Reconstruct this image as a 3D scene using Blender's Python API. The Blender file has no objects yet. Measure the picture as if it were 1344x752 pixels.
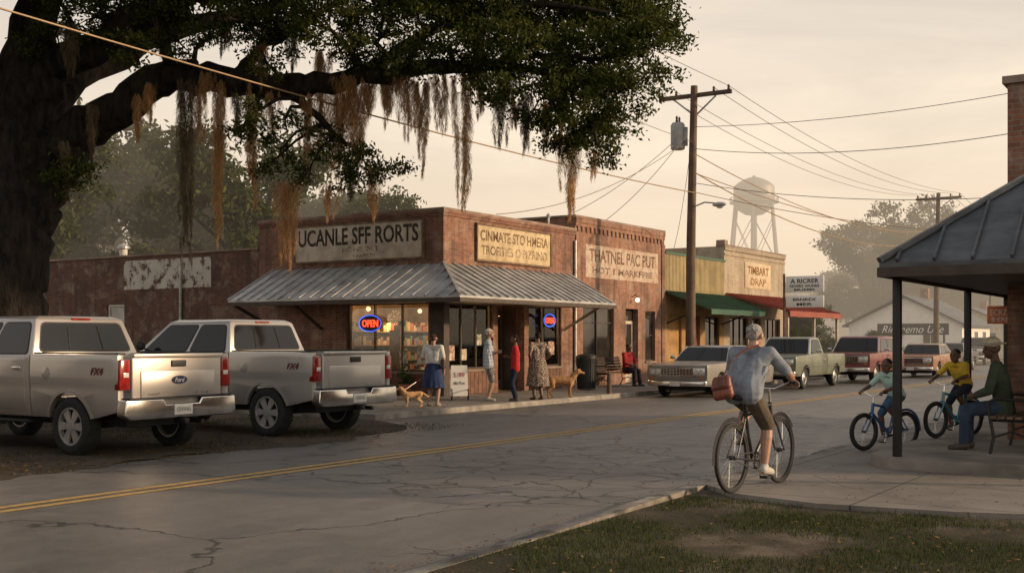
import bpy, bmesh, math, random
import numpy as np
from mathutils import Vector as V, Matrix, Euler
random.seed(7); rng=np.random.default_rng(7)
scene=bpy.context.scene; COL=scene.collection
pi=math.pi; rad=math.radians
# ------------------------------------------------------------ materials
def newmat(name):
    m=bpy.data.materials.new(name); m.use_nodes=True; t=m.node_tree; t.nodes.clear()
    o=t.nodes.new('ShaderNodeOutputMaterial'); b=t.nodes.new('ShaderNodeBsdfPrincipled'); t.links.new(b.outputs[0],o.inputs[0])
    return m,t,b,o
def N(t,k,**kw):
    n=t.nodes.new(k)
    for a,v in kw.items(): setattr(n,a,v)
    return n
def noise(t,vec,scale,detail=4,rough=.55,dist=0):
    n=N(t,'ShaderNodeTexNoise'); n.inputs['Scale'].default_value=scale; n.inputs['Detail'].default_value=detail
    n.inputs['Roughness'].default_value=rough; n.inputs['Distortion'].default_value=dist
    t.links.new(vec,n.inputs['Vector']); return n.outputs['Fac']
def ramp(t,fac,stops):
    r=N(t,'ShaderNodeValToRGB'); e=r.color_ramp.elements
    while len(e)>1: e.remove(e[-1])
    e[0].position=stops[0][0]; e[0].color=(*stops[0][1],1)
    for p,c in stops[1:]:
        x=e.new(p); x.color=(*c,1)
    t.links.new(fac,r.inputs[0]); return r.outputs[0]
def mix(t,fac,a,b,mode='MIX'):
    n=N(t,'ShaderNodeMix',data_type='RGBA',blend_type=mode)
    if isinstance(fac,(int,float)): n.inputs[0].default_value=fac
    else: t.links.new(fac,n.inputs[0])
    for i,x in ((6,a),(7,b)):
        if isinstance(x,tuple): n.inputs[i].default_value=(*x,1)
        else: t.links.new(x,n.inputs[i])
    return n.outputs[2]
def mth(t,op,a,b=0.0,clamp=False):
    n=N(t,'ShaderNodeMath',operation=op); n.use_clamp=clamp
    for i,x in ((0,a),(1,b)):
        if isinstance(x,(int,float)): n.inputs[i].default_value=x
        else: t.links.new(x,n.inputs[i])
    return n.outputs[0]
def bumpn(t,b,h,strength=.3,dist=.01):
    n=N(t,'ShaderNodeBump'); n.inputs['Strength'].default_value=strength; n.inputs['Distance'].default_value=dist
    t.links.new(h,n.inputs['Height']); t.links.new(n.outputs[0],b.inputs['Normal'])
def nosamp(m):
    try: m.cycles.emission_sampling='NONE'
    except Exception as ex: print(ex)
def g3(v): return (v,v,v)
def pm(name,col,rough=.6,metal=0,var=.15,scale=3,bump=0,bscale=60,col2=None,coat=0,spec=.5,emis=None,es=0,dirt=0):
    m,t,b,o=newmat(name)
    tc=N(t,'ShaderNodeTexCoord').outputs['Object']
    f=noise(t,tc,scale)
    lo=col2 if col2 else tuple(c*(1-var) for c in col); hi=col if col2 else tuple(min(1,c*(1+var)) for c in col)
    c=ramp(t,f,[(.35,lo),(.65,hi)])
    if dirt>0:
        sx=N(t,'ShaderNodeSeparateXYZ'); t.links.new(tc,sx.inputs[0])
        dz=mth(t,'SUBTRACT',1.0,mth(t,'MULTIPLY',sx.outputs[2],1.1),True)
        dn=mth(t,'MULTIPLY',dz,noise(t,tc,7),True)
        c=mix(t,mth(t,'MULTIPLY',dn,dirt*1.6,True),c,(.09,.07,.05))
        r=mth(t,'ADD',rough,mth(t,'MULTIPLY',dn,.6)); t.links.new(r,b.inputs['Roughness'])
    else: b.inputs['Roughness'].default_value=rough
    t.links.new(c,b.inputs['Base Color'])
    b.inputs['Metallic'].default_value=metal
    b.inputs['Coat Weight'].default_value=coat; b.inputs['Coat Roughness'].default_value=.08
    b.inputs['Specular IOR Level'].default_value=spec
    if emis: b.inputs['Emission Color'].default_value=(*emis,1); b.inputs['Emission Strength'].default_value=es
    if bump: bumpn(t,b,noise(t,tc,bscale,3),bump,.01)
    return m
def brickmat(name,c1,c2,mortar,bw=.22,rh=.075,stain=(.05,.035,.03)):
    m,t,b,o=newmat(name)
    uv=N(t,'ShaderNodeTexCoord').outputs['UV']
    br=N(t,'ShaderNodeTexBrick'); t.links.new(uv,br.inputs['Vector'])
    br.inputs['Scale'].default_value=1; br.inputs['Brick Width'].default_value=bw; br.inputs['Row Height'].default_value=rh
    br.inputs['Mortar Size'].default_value=.008; br.inputs['Mortar Smooth'].default_value=.2; br.inputs['Bias'].default_value=-.1
    br.inputs['Color1'].default_value=(*c1,1); br.inputs['Color2'].default_value=(*c2,1); br.inputs['Mortar'].default_value=(*mortar,1)
    c=br.outputs['Color']
    n1=noise(t,uv,.7,6,.65); n2=noise(t,uv,9,3)
    c=mix(t,ramp(t,n1,[(.42,g3(0)),(.75,g3(.7))]),c,stain)
    c=mix(t,.35,c,ramp(t,n2,[(.3,g3(.45)),(.7,g3(1.0))]),'MULTIPLY')
    n3=noise(t,uv,1.9,5,.7)
    c=mix(t,ramp(t,n3,[(.50,g3(0)),(.72,g3(.5))]),c,(.45,.38,.31))
    mp=N(t,'ShaderNodeMapping'); mp.inputs['Scale'].default_value=(4,.35,1); t.links.new(uv,mp.inputs[0])
    c=mix(t,ramp(t,noise(t,mp.outputs[0],1.2,4,.6),[(.46,g3(0)),(.72,g3(.65))]),c,stain)
    t.links.new(c,b.inputs['Base Color']); b.inputs['Roughness'].default_value=.88
    bumpn(t,b,mth(t,'SUBTRACT',mth(t,'MULTIPLY',n2,.4),br.outputs['Fac']),.6,.015)
    return m
def leafmat(name,dark,light,trans=.35):
    m=bpy.data.materials.new(name); m.use_nodes=True; t=m.node_tree; t.nodes.clear()
    o=N(t,'ShaderNodeOutputMaterial'); g=N(t,'ShaderNodeNewGeometry')
    c=ramp(t,g.outputs['Random Per Island'],[(0,dark),(.6,tuple((a+b)/2 for a,b in zip(dark,light))),(1,light)])
    d=N(t,'ShaderNodeBsdfDiffuse'); tr=N(t,'ShaderNodeBsdfTranslucent'); mx=N(t,'ShaderNodeMixShader'); mx.inputs[0].default_value=trans
    t.links.new(c,d.inputs[0]); t.links.new(c,tr.inputs[0]); t.links.new(d.outputs[0],mx.inputs[1]); t.links.new(tr.outputs[0],mx.inputs[2])
    t.links.new(mx.outputs[0],o.inputs[0]); return m
def glassmat(name,tint=(.9,.93,.92),refl=.12):
    m=bpy.data.materials.new(name); m.use_nodes=True; t=m.node_tree; t.nodes.clear()
    o=N(t,'ShaderNodeOutputMaterial'); fr=N(t,'ShaderNodeFresnel'); fr.inputs[0].default_value=1.45
    a=N(t,'ShaderNodeBsdfTransparent'); a.inputs[0].default_value=(*tint,1); g=N(t,'ShaderNodeBsdfGlossy'); g.inputs['Roughness'].default_value=.03
    tc=N(t,'ShaderNodeTexCoord').outputs['Object']
    f=mth(t,'ADD',fr.outputs[0],mth(t,'MULTIPLY',noise(t,tc,2.5),refl),True)
    mx=N(t,'ShaderNodeMixShader'); t.links.new(f,mx.inputs[0]); t.links.new(a.outputs[0],mx.inputs[1]); t.links.new(g.outputs[0],mx.inputs[2])
    t.links.new(mx.outputs[0],o.inputs[0]); return m
def emat(name,col,s):
    m,t,b,o=newmat(name); tc=N(t,'ShaderNodeTexCoord').outputs['Object']
    c=ramp(t,noise(t,tc,5),[(.2,tuple(x*.8 for x in col)),(.8,col)])
    t.links.new(c,b.inputs['Base Color']); t.links.new(c,b.inputs['Emission Color']); b.inputs['Emission Strength'].default_value=s; nosamp(m); return m
# ------------------------------------------------------------ mesh builder
def link(o,parent=None):
    COL.objects.link(o)
    if parent: o.parent=parent
    return o
def thing(name,loc,rot,label,category,group=None):
    e=bpy.data.objects.new(name,None); e.empty_display_size=.2; e.location=loc; e.rotation_euler=(0,0,rot)
    link(e); e['label']=label; e['category']=category
    if group: e['group']=group
    return e
def arc(cx,cz,R,zb,n=10):
    a0=math.asin(max(-1,min(1,(zb-cz)/R)))
    return [(cx+R*math.cos(a),cz+R*math.sin(a)) for a in [pi-a0+(2*a0-pi)*i/n for i in range(n+1)]]
class B:
    def __init__(s): s.v=[];s.f=[];s.mi=[]
    def add(s,vs,fs,m=0):
        n=len(s.v); s.v+=[tuple(v) for v in vs]; s.f+=[tuple(i+n for i in f) for f in fs]; s.mi+=[m]*len(fs); return s
    def box(s,x0,x1,y0,y1,z0,z1,m=0):
        return s.add([(x0,y0,z0),(x1,y0,z0),(x1,y1,z0),(x0,y1,z0),(x0,y0,z1),(x1,y0,z1),(x1,y1,z1),(x0,y1,z1)],
          [(0,3,2,1),(4,5,6,7),(0,1,5,4),(1,2,6,5),(2,3,7,6),(3,0,4,7)],m)
    def obox(s,p0,p1,w,h,m=0,up=V((0,0,1))):
        p0=V(p0);p1=V(p1);d=(p1-p0).normalized()
        a=d.cross(up)
        if a.length<1e-4: a=V((1,0,0))
        a=a.normalized()*w/2; c=a.cross(d).normalized()*h/2
        vs=[p0-a-c,p0+a-c,p0+a+c,p0-a+c,p1-a-c,p1+a-c,p1+a+c,p1-a+c]
        return s.add(vs,[(0,3,2,1),(4,5,6,7),(0,1,5,4),(1,2,6,5),(2,3,7,6),(3,0,4,7)],m)
    def cyl(s,p0,p1,r0,r1=None,n=16,m=0,caps=True):
        return s.tube([p0,p1],[r0,r0 if r1 is None else r1],n,m,caps)
    def tube(s,path,rs,n=8,m=0,caps=True):
        path=[V(p) for p in path]; k=len(path); vs=[];prev=None
        for i,p in enumerate(path):
            d=(path[min(i+1,k-1)]-path[max(i-1,0)])
            if d.length<1e-9: d=V((0,0,1))
            d.normalize()
            if prev is None:
                a=d.cross(V((0,0,1)))
                if a.length<1e-3: a=d.cross(V((1,0,0)))
            else: a=prev-d*prev.dot(d)
            a.normalize(); prev=a; c=d.cross(a)
            for j in range(n):
                an=2*pi*j/n; vs.append(p+(a*math.cos(an)+c*math.sin(an))*rs[i])
        fs=[(i*n+j,i*n+(j+1)%n,(i+1)*n+(j+1)%n,(i+1)*n+j) for i in range(k-1) for j in range(n)]
        if caps: fs+=[tuple(range(n))[::-1],tuple((k-1)*n+j for j in range(n))]
        return s.add(vs,fs,m)
    def sph(s,c,r,M=None,n=12,h=8,m=0):
        c=V(c)
        if isinstance(r,(int,float)): r=(r,r,r)
        vs=[]
        def P(x,y,z):
            q=V((x*r[0],y*r[1],z*r[2]))
            return c+(M@q if M else q)
        vs.append(P(0,0,-1))
        for i in range(1,h):
            a=-pi/2+pi*i/h
            for j in range(n): vs.append(P(math.cos(a)*math.cos(2*pi*j/n),math.cos(a)*math.sin(2*pi*j/n),math.sin(a)))
        vs.append(P(0,0,1)); fs=[]
        for j in range(n): fs.append((0,1+(j+1)%n,1+j)); fs.append((len(vs)-1,1+(h-2)*n+j,1+(h-2)*n+(j+1)%n))
        for i in range(h-2):
            for j in range(n): fs.append((1+i*n+j,1+i*n+(j+1)%n,1+(i+1)*n+(j+1)%n,1+(i+1)*n+j))
        return s.add(vs,fs,m)
    def cap(s,p0,p1,r0,r1=None,n=10):
        r1=r0 if r1 is None else r1
        s.cyl(p0,p1,r0,r1,n); s.sph(p0,r0,n=n,h=6); s.sph(p1,r1,n=n,h=6); return s
    def prism(s,poly,a0,a1,ax='y',m=0):
        n=len(poly)
        mk={'y':lambda u,v,a:(u,a,v),'x':lambda u,v,a:(a,u,v),'z':lambda u,v,a:(u,v,a)}[ax]
        vs=[mk(u,v,a0) for u,v in poly]+[mk(u,v,a1) for u,v in poly]
        return s.add(vs,[tuple(range(n))[::-1],tuple(range(n,2*n))]+[(i,(i+1)%n,n+(i+1)%n,n+i) for i in range(n)],m)
    def lathe(s,prof,c=(0,0,0),ax='z',n=24,m=0,sy=1,closed=False):
        c=V(c); vs=[]
        for r,h in prof:
            for j in range(n):
                a=2*pi*j/n; u,w=r*math.cos(a),r*math.sin(a)*sy
                vs.append(c+(V((u,w,h)) if ax=='z' else V((u,h,w)) if ax=='y' else V((h,u,w))))
        k=len(prof); rg=k if closed else k-1
        fs=[(i*n+j,i*n+(j+1)%n,((i+1)%k)*n+(j+1)%n,((i+1)%k)*n+j) for i in range(rg) for j in range(n)]
        if not closed:
            fs+=[tuple(range(n))[::-1],tuple((k-1)*n+j for j in range(n))]
        return s.add(vs,fs,m)
    def cuts(s,zs=(),xs=()):
        me=bpy.data.meshes.new('c'); me.from_pydata(s.v,[],s.f); bm=bmesh.new(); bm.from_mesh(me); bmesh.ops.recalc_face_normals(bm,faces=bm.faces)
        for z in zs: bmesh.ops.bisect_plane(bm,geom=bm.verts[:]+bm.edges[:]+bm.faces[:],plane_co=(0,0,z),plane_no=(0,0,1),dist=1e-4)
        for x in xs: bmesh.ops.bisect_plane(bm,geom=bm.verts[:]+bm.edges[:]+bm.faces[:],plane_co=(x,0,0),plane_no=(1,0,0),dist=1e-4)
        bm.verts.index_update(); s.v=[tuple(v.co) for v in bm.verts]; s.f=[tuple(v.index for v in f.verts) for f in bm.faces]; s.mi=[0]*len(s.f); bm.free(); return s
    def mesh(s,name,bevel=0,seg=2,smooth=None,uv=False,ang=32):
        me=bpy.data.meshes.new(name); me.from_pydata(s.v,[],s.f)
        for p,i in zip(me.polygons,s.mi): p.material_index=i
        bm=bmesh.new(); bm.from_mesh(me)
        bmesh.ops.recalc_face_normals(bm,faces=bm.faces)
        if bevel:
            es=[e for e in bm.edges if len(e.link_faces)==2 and e.calc_face_angle(0)>rad(30)]
            try: bmesh.ops.bevel(bm,geom=es,offset=bevel,segments=seg,affect='EDGES',clamp_overlap=True,profile=.5)
            except Exception as ex: print('bevel',ex)
        if smooth or bevel:
            for f in bm.faces: f.smooth=True
            for e in bm.edges:
                if len(e.link_faces)!=2 or e.calc_face_angle(0)>rad(ang): e.smooth=False
        bm.to_mesh(me); bm.free()
        if uv: boxuv(me)
        return me
    def obj(s,name,mats,parent=None,loc=(0,0,0),rot=0,bevel=0,smooth=None,uv=False,label=None,category=None,group=None,kind=None,seg=2,ang=32):
        me=s.mesh(name,bevel,seg,smooth,uv,ang)
        for m in (mats if isinstance(mats,list) else [mats]): me.materials.append(m)
        o=bpy.data.objects.new(name,me); o.location=loc; o.rotation_euler=(0,0,rot) if isinstance(rot,(int,float)) else rot
        link(o,parent)
        if label:o['label']=label
        if category:o['category']=category
        if group:o['group']=group
        if kind:o['kind']=kind
        return o
def boxuv(me):
    l=me.uv_layers.new(name='UVMap'); nl=len(me.loops)
    vi=np.empty(nl,np.int32); me.loops.foreach_get('vertex_index',vi)
    co=np.empty(len(me.vertices)*3,np.float32); me.vertices.foreach_get('co',co); co=co.reshape(-1,3)[vi]
    nn=np.zeros((nl,3),np.float32)
    for p in me.polygons: nn[p.loop_start:p.loop_start+p.loop_total]=p.normal
    a=np.abs(nn); k=a.argmax(1); uv=np.empty((nl,2),np.float32)
    uv[:,0]=np.where(k==0,co[:,1],co[:,0]); uv[:,1]=np.where(k==2,co[:,1],co[:,2])
    l.data.foreach_set('uv',uv.ravel())
def npmesh(name,verts,faces,mat,parent=None,**kw):
    me=bpy.data.meshes.new(name); k=faces.shape[1]; nf=len(faces)
    me.vertices.add(len(verts)); me.vertices.foreach_set('co',verts.astype(np.float32).ravel())
    me.loops.add(nf*k); me.loops.foreach_set('vertex_index',faces.astype(np.int32).ravel())
    me.polygons.add(nf); me.polygons.foreach_set('loop_start',np.arange(0,nf*k,k,dtype=np.int32))
    me.update(calc_edges=True); me.materials.append(mat)
    o=bpy.data.objects.new(name,me); link(o,parent)
    for a,b in kw.items(): o[a]=b
    return o
def text(name,txt,w,h,mat,parent,loc,rot,ext=.006,**kw):
    cu=bpy.data.curves.new('t','FONT'); cu.body=txt; cu.align_x='CENTER'; cu.align_y='CENTER'; cu.extrude=ext; cu.resolution_u=3
    if kw.pop('bold',False): cu.offset=.02
    sh=kw.pop('shear',0); cu.shear=sh
    o=bpy.data.objects.new('t',cu); COL.objects.link(o)
    dg=bpy.context.evaluated_depsgraph_get(); me=bpy.data.meshes.new_from_object(o.evaluated_get(dg))
    bpy.data.objects.remove(o)
    co=np.array([v.co[:] for v in me.vertices]); 
    mn=co.min(0);mx=co.max(0)
    sc=V((w/(mx[0]-mn[0]),h/(mx[1]-mn[1]),1)); cc=(mn+mx)/2
    for v in me.vertices: v.co=V(((v.co.x-cc[0])*sc.x,(v.co.y-cc[1])*sc.y,v.co.z*1))
    me.materials.append(mat); ob=bpy.data.objects.new(name,me); ob.location=loc; ob.rotation_euler=rot; link(ob,parent)
    for a,b in kw.items(): ob[a]=b
    return ob
RF=(pi/2,0,0)
RL=(pi/2,0,-pi/2)
RB=(pi/2,0,pi)
def copytree(root,loc,rot,label=None,group=None):
    def rec(o,par):
        c=o.copy(); COL.objects.link(c)
        if par: c.parent=par
        for ch in list(o.children): rec(ch,c)
        return c
    c=rec(root,None); c.location=loc; c.rotation_euler=(0,0,rot)
    if label:c['label']=label
    if group:c['group']=group
    return c
CA,SA=.8415,.5403
def W(X,D): return (SA*X+CA*D,-CA*X+SA*D)
def W3(X,D,z): a,b=W(X,D); return V((a,b,z))
# ------------------------------------------------------------ shared materials
M_asph,t,b,o=newmat('asphalt')
tc=N(t,'ShaderNodeTexCoord').outputs['Object']
big=noise(t,tc,.22,5,.6); fine=noise(t,tc,90,2); mid=noise(t,tc,3,6,.7)
c=ramp(t,big,[(.3,(.115,.108,.10)),(.7,(.205,.192,.178))])
mpx=N(t,'ShaderNodeMapping'); mpx.inputs['Scale'].default_value=(.06,1.2,1); t.links.new(tc,mpx.inputs[0])
c=mix(t,.6,c,ramp(t,noise(t,mpx.outputs[0],1.0,4,.6),[(.3,g3(.6)),(.7,g3(1.3))]),'MULTIPLY')
c=mix(t,.6,c,ramp(t,mid,[(.3,g3(.5)),(.7,g3(1.15))]),'MULTIPLY')
c=mix(t,.7,c,ramp(t,fine,[(.35,g3(.4)),(.65,g3(1.35))]),'MULTIPLY')
wn=N(t,'ShaderNodeTexNoise'); wn.inputs['Scale'].default_value=1.6; wn.inputs['Detail'].default_value=7; t.links.new(tc,wn.inputs['Vector'])
wv=N(t,'ShaderNodeVectorMath',operation='MULTIPLY_ADD'); t.links.new(wn.outputs['Color'],wv.inputs[0]); wv.inputs[1].default_value=(1.1,1.1,0); t.links.new(tc,wv.inputs[2])
def crack(sc,th):
    v=N(t,'ShaderNodeTexVoronoi',feature='DISTANCE_TO_EDGE'); v.inputs['Scale'].default_value=sc; t.links.new(wv.outputs[0],v.inputs['Vector'])
    return mth(t,'SUBTRACT',1,mth(t,'DIVIDE',v.outputs['Distance'],th,True),True)
dd_=N(t,'ShaderNodeVectorMath',operation='DISTANCE'); t.links.new(tc,dd_.inputs[0]); dd_.inputs[1].default_value=(12.8,6.9,0)
nr=mth(t,'SUBTRACT',1.0,mth(t,'DIVIDE',dd_.outputs['Value'],4.2,True),True)
c1=mth(t,'MULTIPLY',crack(.24,.0075),ramp(t,noise(t,tc,.5,2),[(.32,g3(.2)),(.44,g3(1))]))
c2=mth(t,'MULTIPLY',crack(1.2,.03),ramp(t,mth(t,'ADD',noise(t,tc,.33,2),mth(t,'MULTIPLY',nr,.5)),[(.58,g3(0)),(.66,g3(1))]))
cr=mth(t,'POWER',mth(t,'MAXIMUM',c1,c2),.7)
c=mix(t,mth(t,'MULTIPLY',cr,.92),c,(.010,.009,.008))
t.links.new(c,b.inputs['Base Color'])
t.links.new(ramp(t,mid,[(.3,g3(.36)),(.7,g3(.60))]),b.inputs['Roughness'])
bumpn(t,b,mth(t,'SUBTRACT',mth(t,'ADD',mth(t,'MULTIPLY',fine,.35),mth(t,'MULTIPLY',mid,.5)),cr),.7,.014)
M_conc,t,b,o=newmat('concrete')
tc=N(t,'ShaderNodeTexCoord').outputs['Object']
c=ramp(t,noise(t,tc,.8,6,.7),[(.3,(.13,.115,.098)),(.7,(.27,.245,.215))])
c=mix(t,.4,c,ramp(t,noise(t,tc,60,2),[(.3,g3(.6)),(.7,g3(1.1))]),'MULTIPLY')
br=N(t,'ShaderNodeTexBrick'); br.offset=0; t.links.new(tc,br.inputs['Vector']); br.inputs['Scale'].default_value=1; br.inputs['Brick Width'].default_value=1.55; br.inputs['Row Height'].default_value=1.55; br.inputs['Mortar Size'].default_value=.012
v=N(t,'ShaderNodeTexVoronoi',feature='DISTANCE_TO_EDGE'); v.inputs['Scale'].default_value=.45; t.links.new(tc,v.inputs['Vector'])
ck=mth(t,'SUBTRACT',1,mth(t,'DIVIDE',v.outputs['Distance'],.008,True),True)
ck=mth(t,'MAXIMUM',mth(t,'MULTIPLY',ck,.7),br.outputs['Fac'])
c=mix(t,mth(t,'MULTIPLY',ck,.8),c,(.03,.026,.022)); t.links.new(c,b.inputs['Base Color']); b.inputs['Roughness'].default_value=.8
bumpn(t,b,mth(t,'SUBTRACT',noise(t,tc,50,2),ck),.4,.01)
def groundmat(name,stops,sc,fine=70):
    m,t,b,o=newmat(name); tc=N(t,'ShaderNodeTexCoord').outputs['Object']
    c=ramp(t,noise(t,tc,sc,6,.65),stops)
    c=mix(t,.7,c,ramp(t,noise(t,tc,fine,3,.7),[(.3,g3(.4)),(.7,g3(1.4))]),'MULTIPLY')
    c=mix(t,.5,c,ramp(t,noise(t,tc,6,4,.7),[(.3,g3(.5)),(.7,g3(1.2))]),'MULTIPLY')
    t.links.new(c,b.inputs['Base Color']); b.inputs['Roughness'].default_value=.95; b.inputs['Specular IOR Level'].default_value=.2
    bumpn(t,b,noise(t,tc,fine*.5,4,.7),.8,.03); return m
M_ground=groundmat('ground_soil',[(.35,(.07,.075,.03)),(.6,(.12,.1,.06))],.15)
M_lawn=groundmat('lawn_soil',[(.38,(.05,.047,.028)),(.55,(.09,.077,.053)),(.62,(.16,.13,.10)),(.75,(.20,.17,.13))],.8)
M_grav=groundmat('gravel_dirt',[(.35,(.055,.046,.035)),(.6,(.12,.098,.075))],.5)
M_yel,t,b,o=newmat('yellow_paint')
tc=N(t,'ShaderNodeTexCoord').outputs['Object']
c=mix(t,ramp(t,noise(t,tc,14,6,.8),[(.46,g3(0)),(.64,g3(1))]),(.52,.32,.08),(.16,.14,.12)); t.links.new(c,b.inputs['Base Color']); b.inputs['Roughness'].default_value=.75
M_brick=brickmat('red_brick',(.35,.145,.09),(.20,.082,.055),(.30,.24,.18))
M_brick2=brickmat('orange_brick',(.42,.19,.12),(.29,.12,.08),(.36,.29,.21))
M_brick3=brickmat('tan_brick',(.60,.51,.38),(.48,.41,.30),(.48,.43,.34),stain=(.25,.19,.13))
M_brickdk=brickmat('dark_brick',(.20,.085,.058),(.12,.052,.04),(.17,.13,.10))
M_cop=pm('coping_stone',(.26,.19,.15),.85,var=.3,scale=1.5,bump=.3)
M_dkwood=pm('dark_painted_wood',(.05,.034,.026),.6,var=.3,scale=5)
M_wood=pm('weathered_wood',(.16,.10,.06),.8,var=.4,scale=4,bump=.3,bscale=30)
M_polewood=pm('pole_wood',(.12,.08,.055),.85,var=.35,scale=2,bump=.5,bscale=25)
M_cream=pm('cream_paint',(.55,.48,.37),.7,var=.2,scale=3)
M_black=pm('black_iron',(.015,.015,.015),.5,var=.3)
M_rub=pm('rubber',(.018,.018,.018),.8,var=.25,scale=9,bump=.2)
M_chr=pm('chrome',(.62,.61,.59),.2,metal=1,var=.14,scale=4)
M_alloy=pm('alloy_wheel',(.44,.43,.42),.35,metal=.4,var=.12,scale=6,coat=.3)
M_carglass=pm('car_glass',(.008,.009,.010),.05,var=.2,spec=.45)
M_dkpl=pm('dark_plastic',(.02,.02,.021),.6,var=.2)
M_redl=pm('tail_lamp_red',(.22,.012,.010),.18,var=.35,scale=12,coat=.6)
M_redp=pm('red_ink',(.4,.04,.03),.6)
M_whl=pm('lamp_glass',(.6,.58,.52),.12,var=.1,coat=1)
M_glass=glassmat('shop_glass',refl=.03)
M_dwin=pm('dark_window_glass',(.035,.03,.026),.06,var=.5,scale=1.2,spec=.7)
M_white=pm('white_paint',(.70,.67,.61),.7,var=.1,scale=3)
M_skinD=pm('skin_deep',(.12,.062,.04),.5,var=.12,scale=8)
M_skinM=pm('skin_tan',(.36,.21,.15),.5,var=.1,scale=8)
M_eye=pm('eye_dark',(.02,.015,.012),.2,var=.1); M_lip=pm('lip',(.22,.075,.06),.5,var=.1)
def metalroof(name,c1,c2,metal=.6,rough=.42,rust=.6):
    m,t,b,o=newmat(name); tc=N(t,'ShaderNodeTexCoord').outputs['Object']
    mp=N(t,'ShaderNodeMapping'); mp.inputs['Scale'].default_value=(1,1,3); t.links.new(tc,mp.inputs[0])
    c=ramp(t,noise(t,mp.outputs[0],1.3,7,.7),[(.35,c2),(.6,c1)])
    rs=ramp(t,noise(t,tc,3.5,7,.75),[(.55,g3(0)),(.70,g3(rust))]); c=mix(t,rs,c,(.15,.08,.045))
    t.links.new(c,b.inputs['Base Color']); b.inputs['Metallic'].default_value=metal
    t.links.new(ramp(t,noise(t,tc,4),[(.3,g3(rough-.1)),(.7,g3(rough+.2))]),b.inputs['Roughness']); return m
M_galv=metalroof('galvanised_metal',(.52,.52,.51),(.30,.30,.30),.45)
M_dkroof=metalroof('dark_metal_roof',(.11,.12,.13),(.06,.065,.07),.5,.45,.3)
M_green=metalroof('green_metal',(.05,.14,.09),(.035,.09,.06),.2)
M_redaw=metalroof('red_metal',(.34,.075,.05),(.22,.05,.035),.1,.5)
M_side=pm('yellow_siding',(.38,.30,.15),.6,var=.2,scale=1.5)
# ------------------------------------------------------------ people
def fuse(b,name,mat,vox,it=3,parent=None,**kw):
    me=bpy.data.meshes.new('tmp'); me.from_pydata(b.v,[],b.f)
    bm=bmesh.new(); bm.from_mesh(me); bmesh.ops.recalc_face_normals(bm,faces=bm.faces); bm.to_mesh(me); bm.free()
    o=bpy.data.objects.new('tmp',me); COL.objects.link(o)
    r=o.modifiers.new('r','REMESH'); r.mode='VOXEL'; r.voxel_size=vox; r.use_smooth_shade=True
    s=o.modifiers.new('s','SMOOTH'); s.factor=.5; s.iterations=it
    dg=bpy.context.evaluated_depsgraph_get(); m2=bpy.data.meshes.new_from_object(o.evaluated_get(dg)); bpy.data.objects.remove(o)
    m2.name=name; m2.materials.clear(); m2.materials.append(mat)
    for p in m2.polygons: p.use_smooth=True
    ob=bpy.data.objects.new(name,m2); link(ob,parent)
    for a,c in kw.items(): ob[a]=c
    return ob
def ik(a,c,l1,l2,hint):
    a=V(a);c=V(c);d=c-a;L=min(d.length,(l1+l2)*.999); dn=d.normalized()
    x=(l1*l1-l2*l2+L*L)/(2*L); h=math.sqrt(max(0,l1*l1-x*x)); hv=V(hint); hv=(hv-dn*hv.dot(dn)).normalized()
    return a+dn*x+hv*h
def stand(H,arms='down',lean=0,step=0,turn=0):
    k=H;J={}
    J['pel']=V((0,0,.525*k));J['che']=V((.0+lean*.5,0,.71*k));J['nek']=V((-.005+lean,0,.83*k));J['hd']=V((.015*k+lean,0,.922*k))
    for s,n in ((1,'L'),(-1,'R')):
        J['sh'+n]=V((lean,.108*s*k,.80*k));J['hi'+n]=V((0,.05*s*k,.51*k))
        J['an'+n]=V((-.01+step*s,.06*s*k,.045*k)); J['kn'+n]=ik(J['hi'+n],J['an'+n],.245*k,.235*k,(1,0,0))
        J['to'+n]=J['an'+n]+V((.085*k,.012*s*k,-.03*k))
        if arms=='down': w=V((.03*k,.145*s*k,.49*k))
        elif arms=='fold': w=V((.12*k,-.03*s*k,.66*k))
        elif arms=='hips': w=V((.03*k,.10*s*k,.56*k))
        elif arms=='bag': w=V((.03*k,.145*s*k,.49*k)) if s<0 else V((.16*k,.07*k,.66*k))
        J['wr'+n]=w; J['el'+n]=ik(J['sh'+n],w,.175*k,.15*k,(-1,s*.8,0))
    return J
def seated(H,seat,back=0,lean=.02):
    k=H;J={};z=seat+.05*k
    J['pel']=V((0,0,z+.02));J['che']=V((lean,0,z+.19*k));J['nek']=V((lean*1.8,0,z+.31*k));J['hd']=V((lean*1.8+.03*k,0,z+.40*k))
    for s,n in ((1,'L'),(-1,'R')):
        J['sh'+n]=V((lean*1.7,.108*s*k,z+.28*k));J['hi'+n]=V((.0,.05*s*k,z))
        J['an'+n]=V((.25*k+.02*s,.07*s*k,.045*k));J['kn'+n]=ik(J['hi'+n],J['an'+n],.245*k,.235*k,(.8,0,1))
        J['to'+n]=J['an'+n]+V((.085*k,.012*s*k,-.03*k))
        w=V((.19*k,.05*s*k,z+.075*k)); J['wr'+n]=w; J['el'+n]=ik(J['sh'+n],w,.175*k,.15*k,(-.6,s,-.3))
    return J
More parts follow.
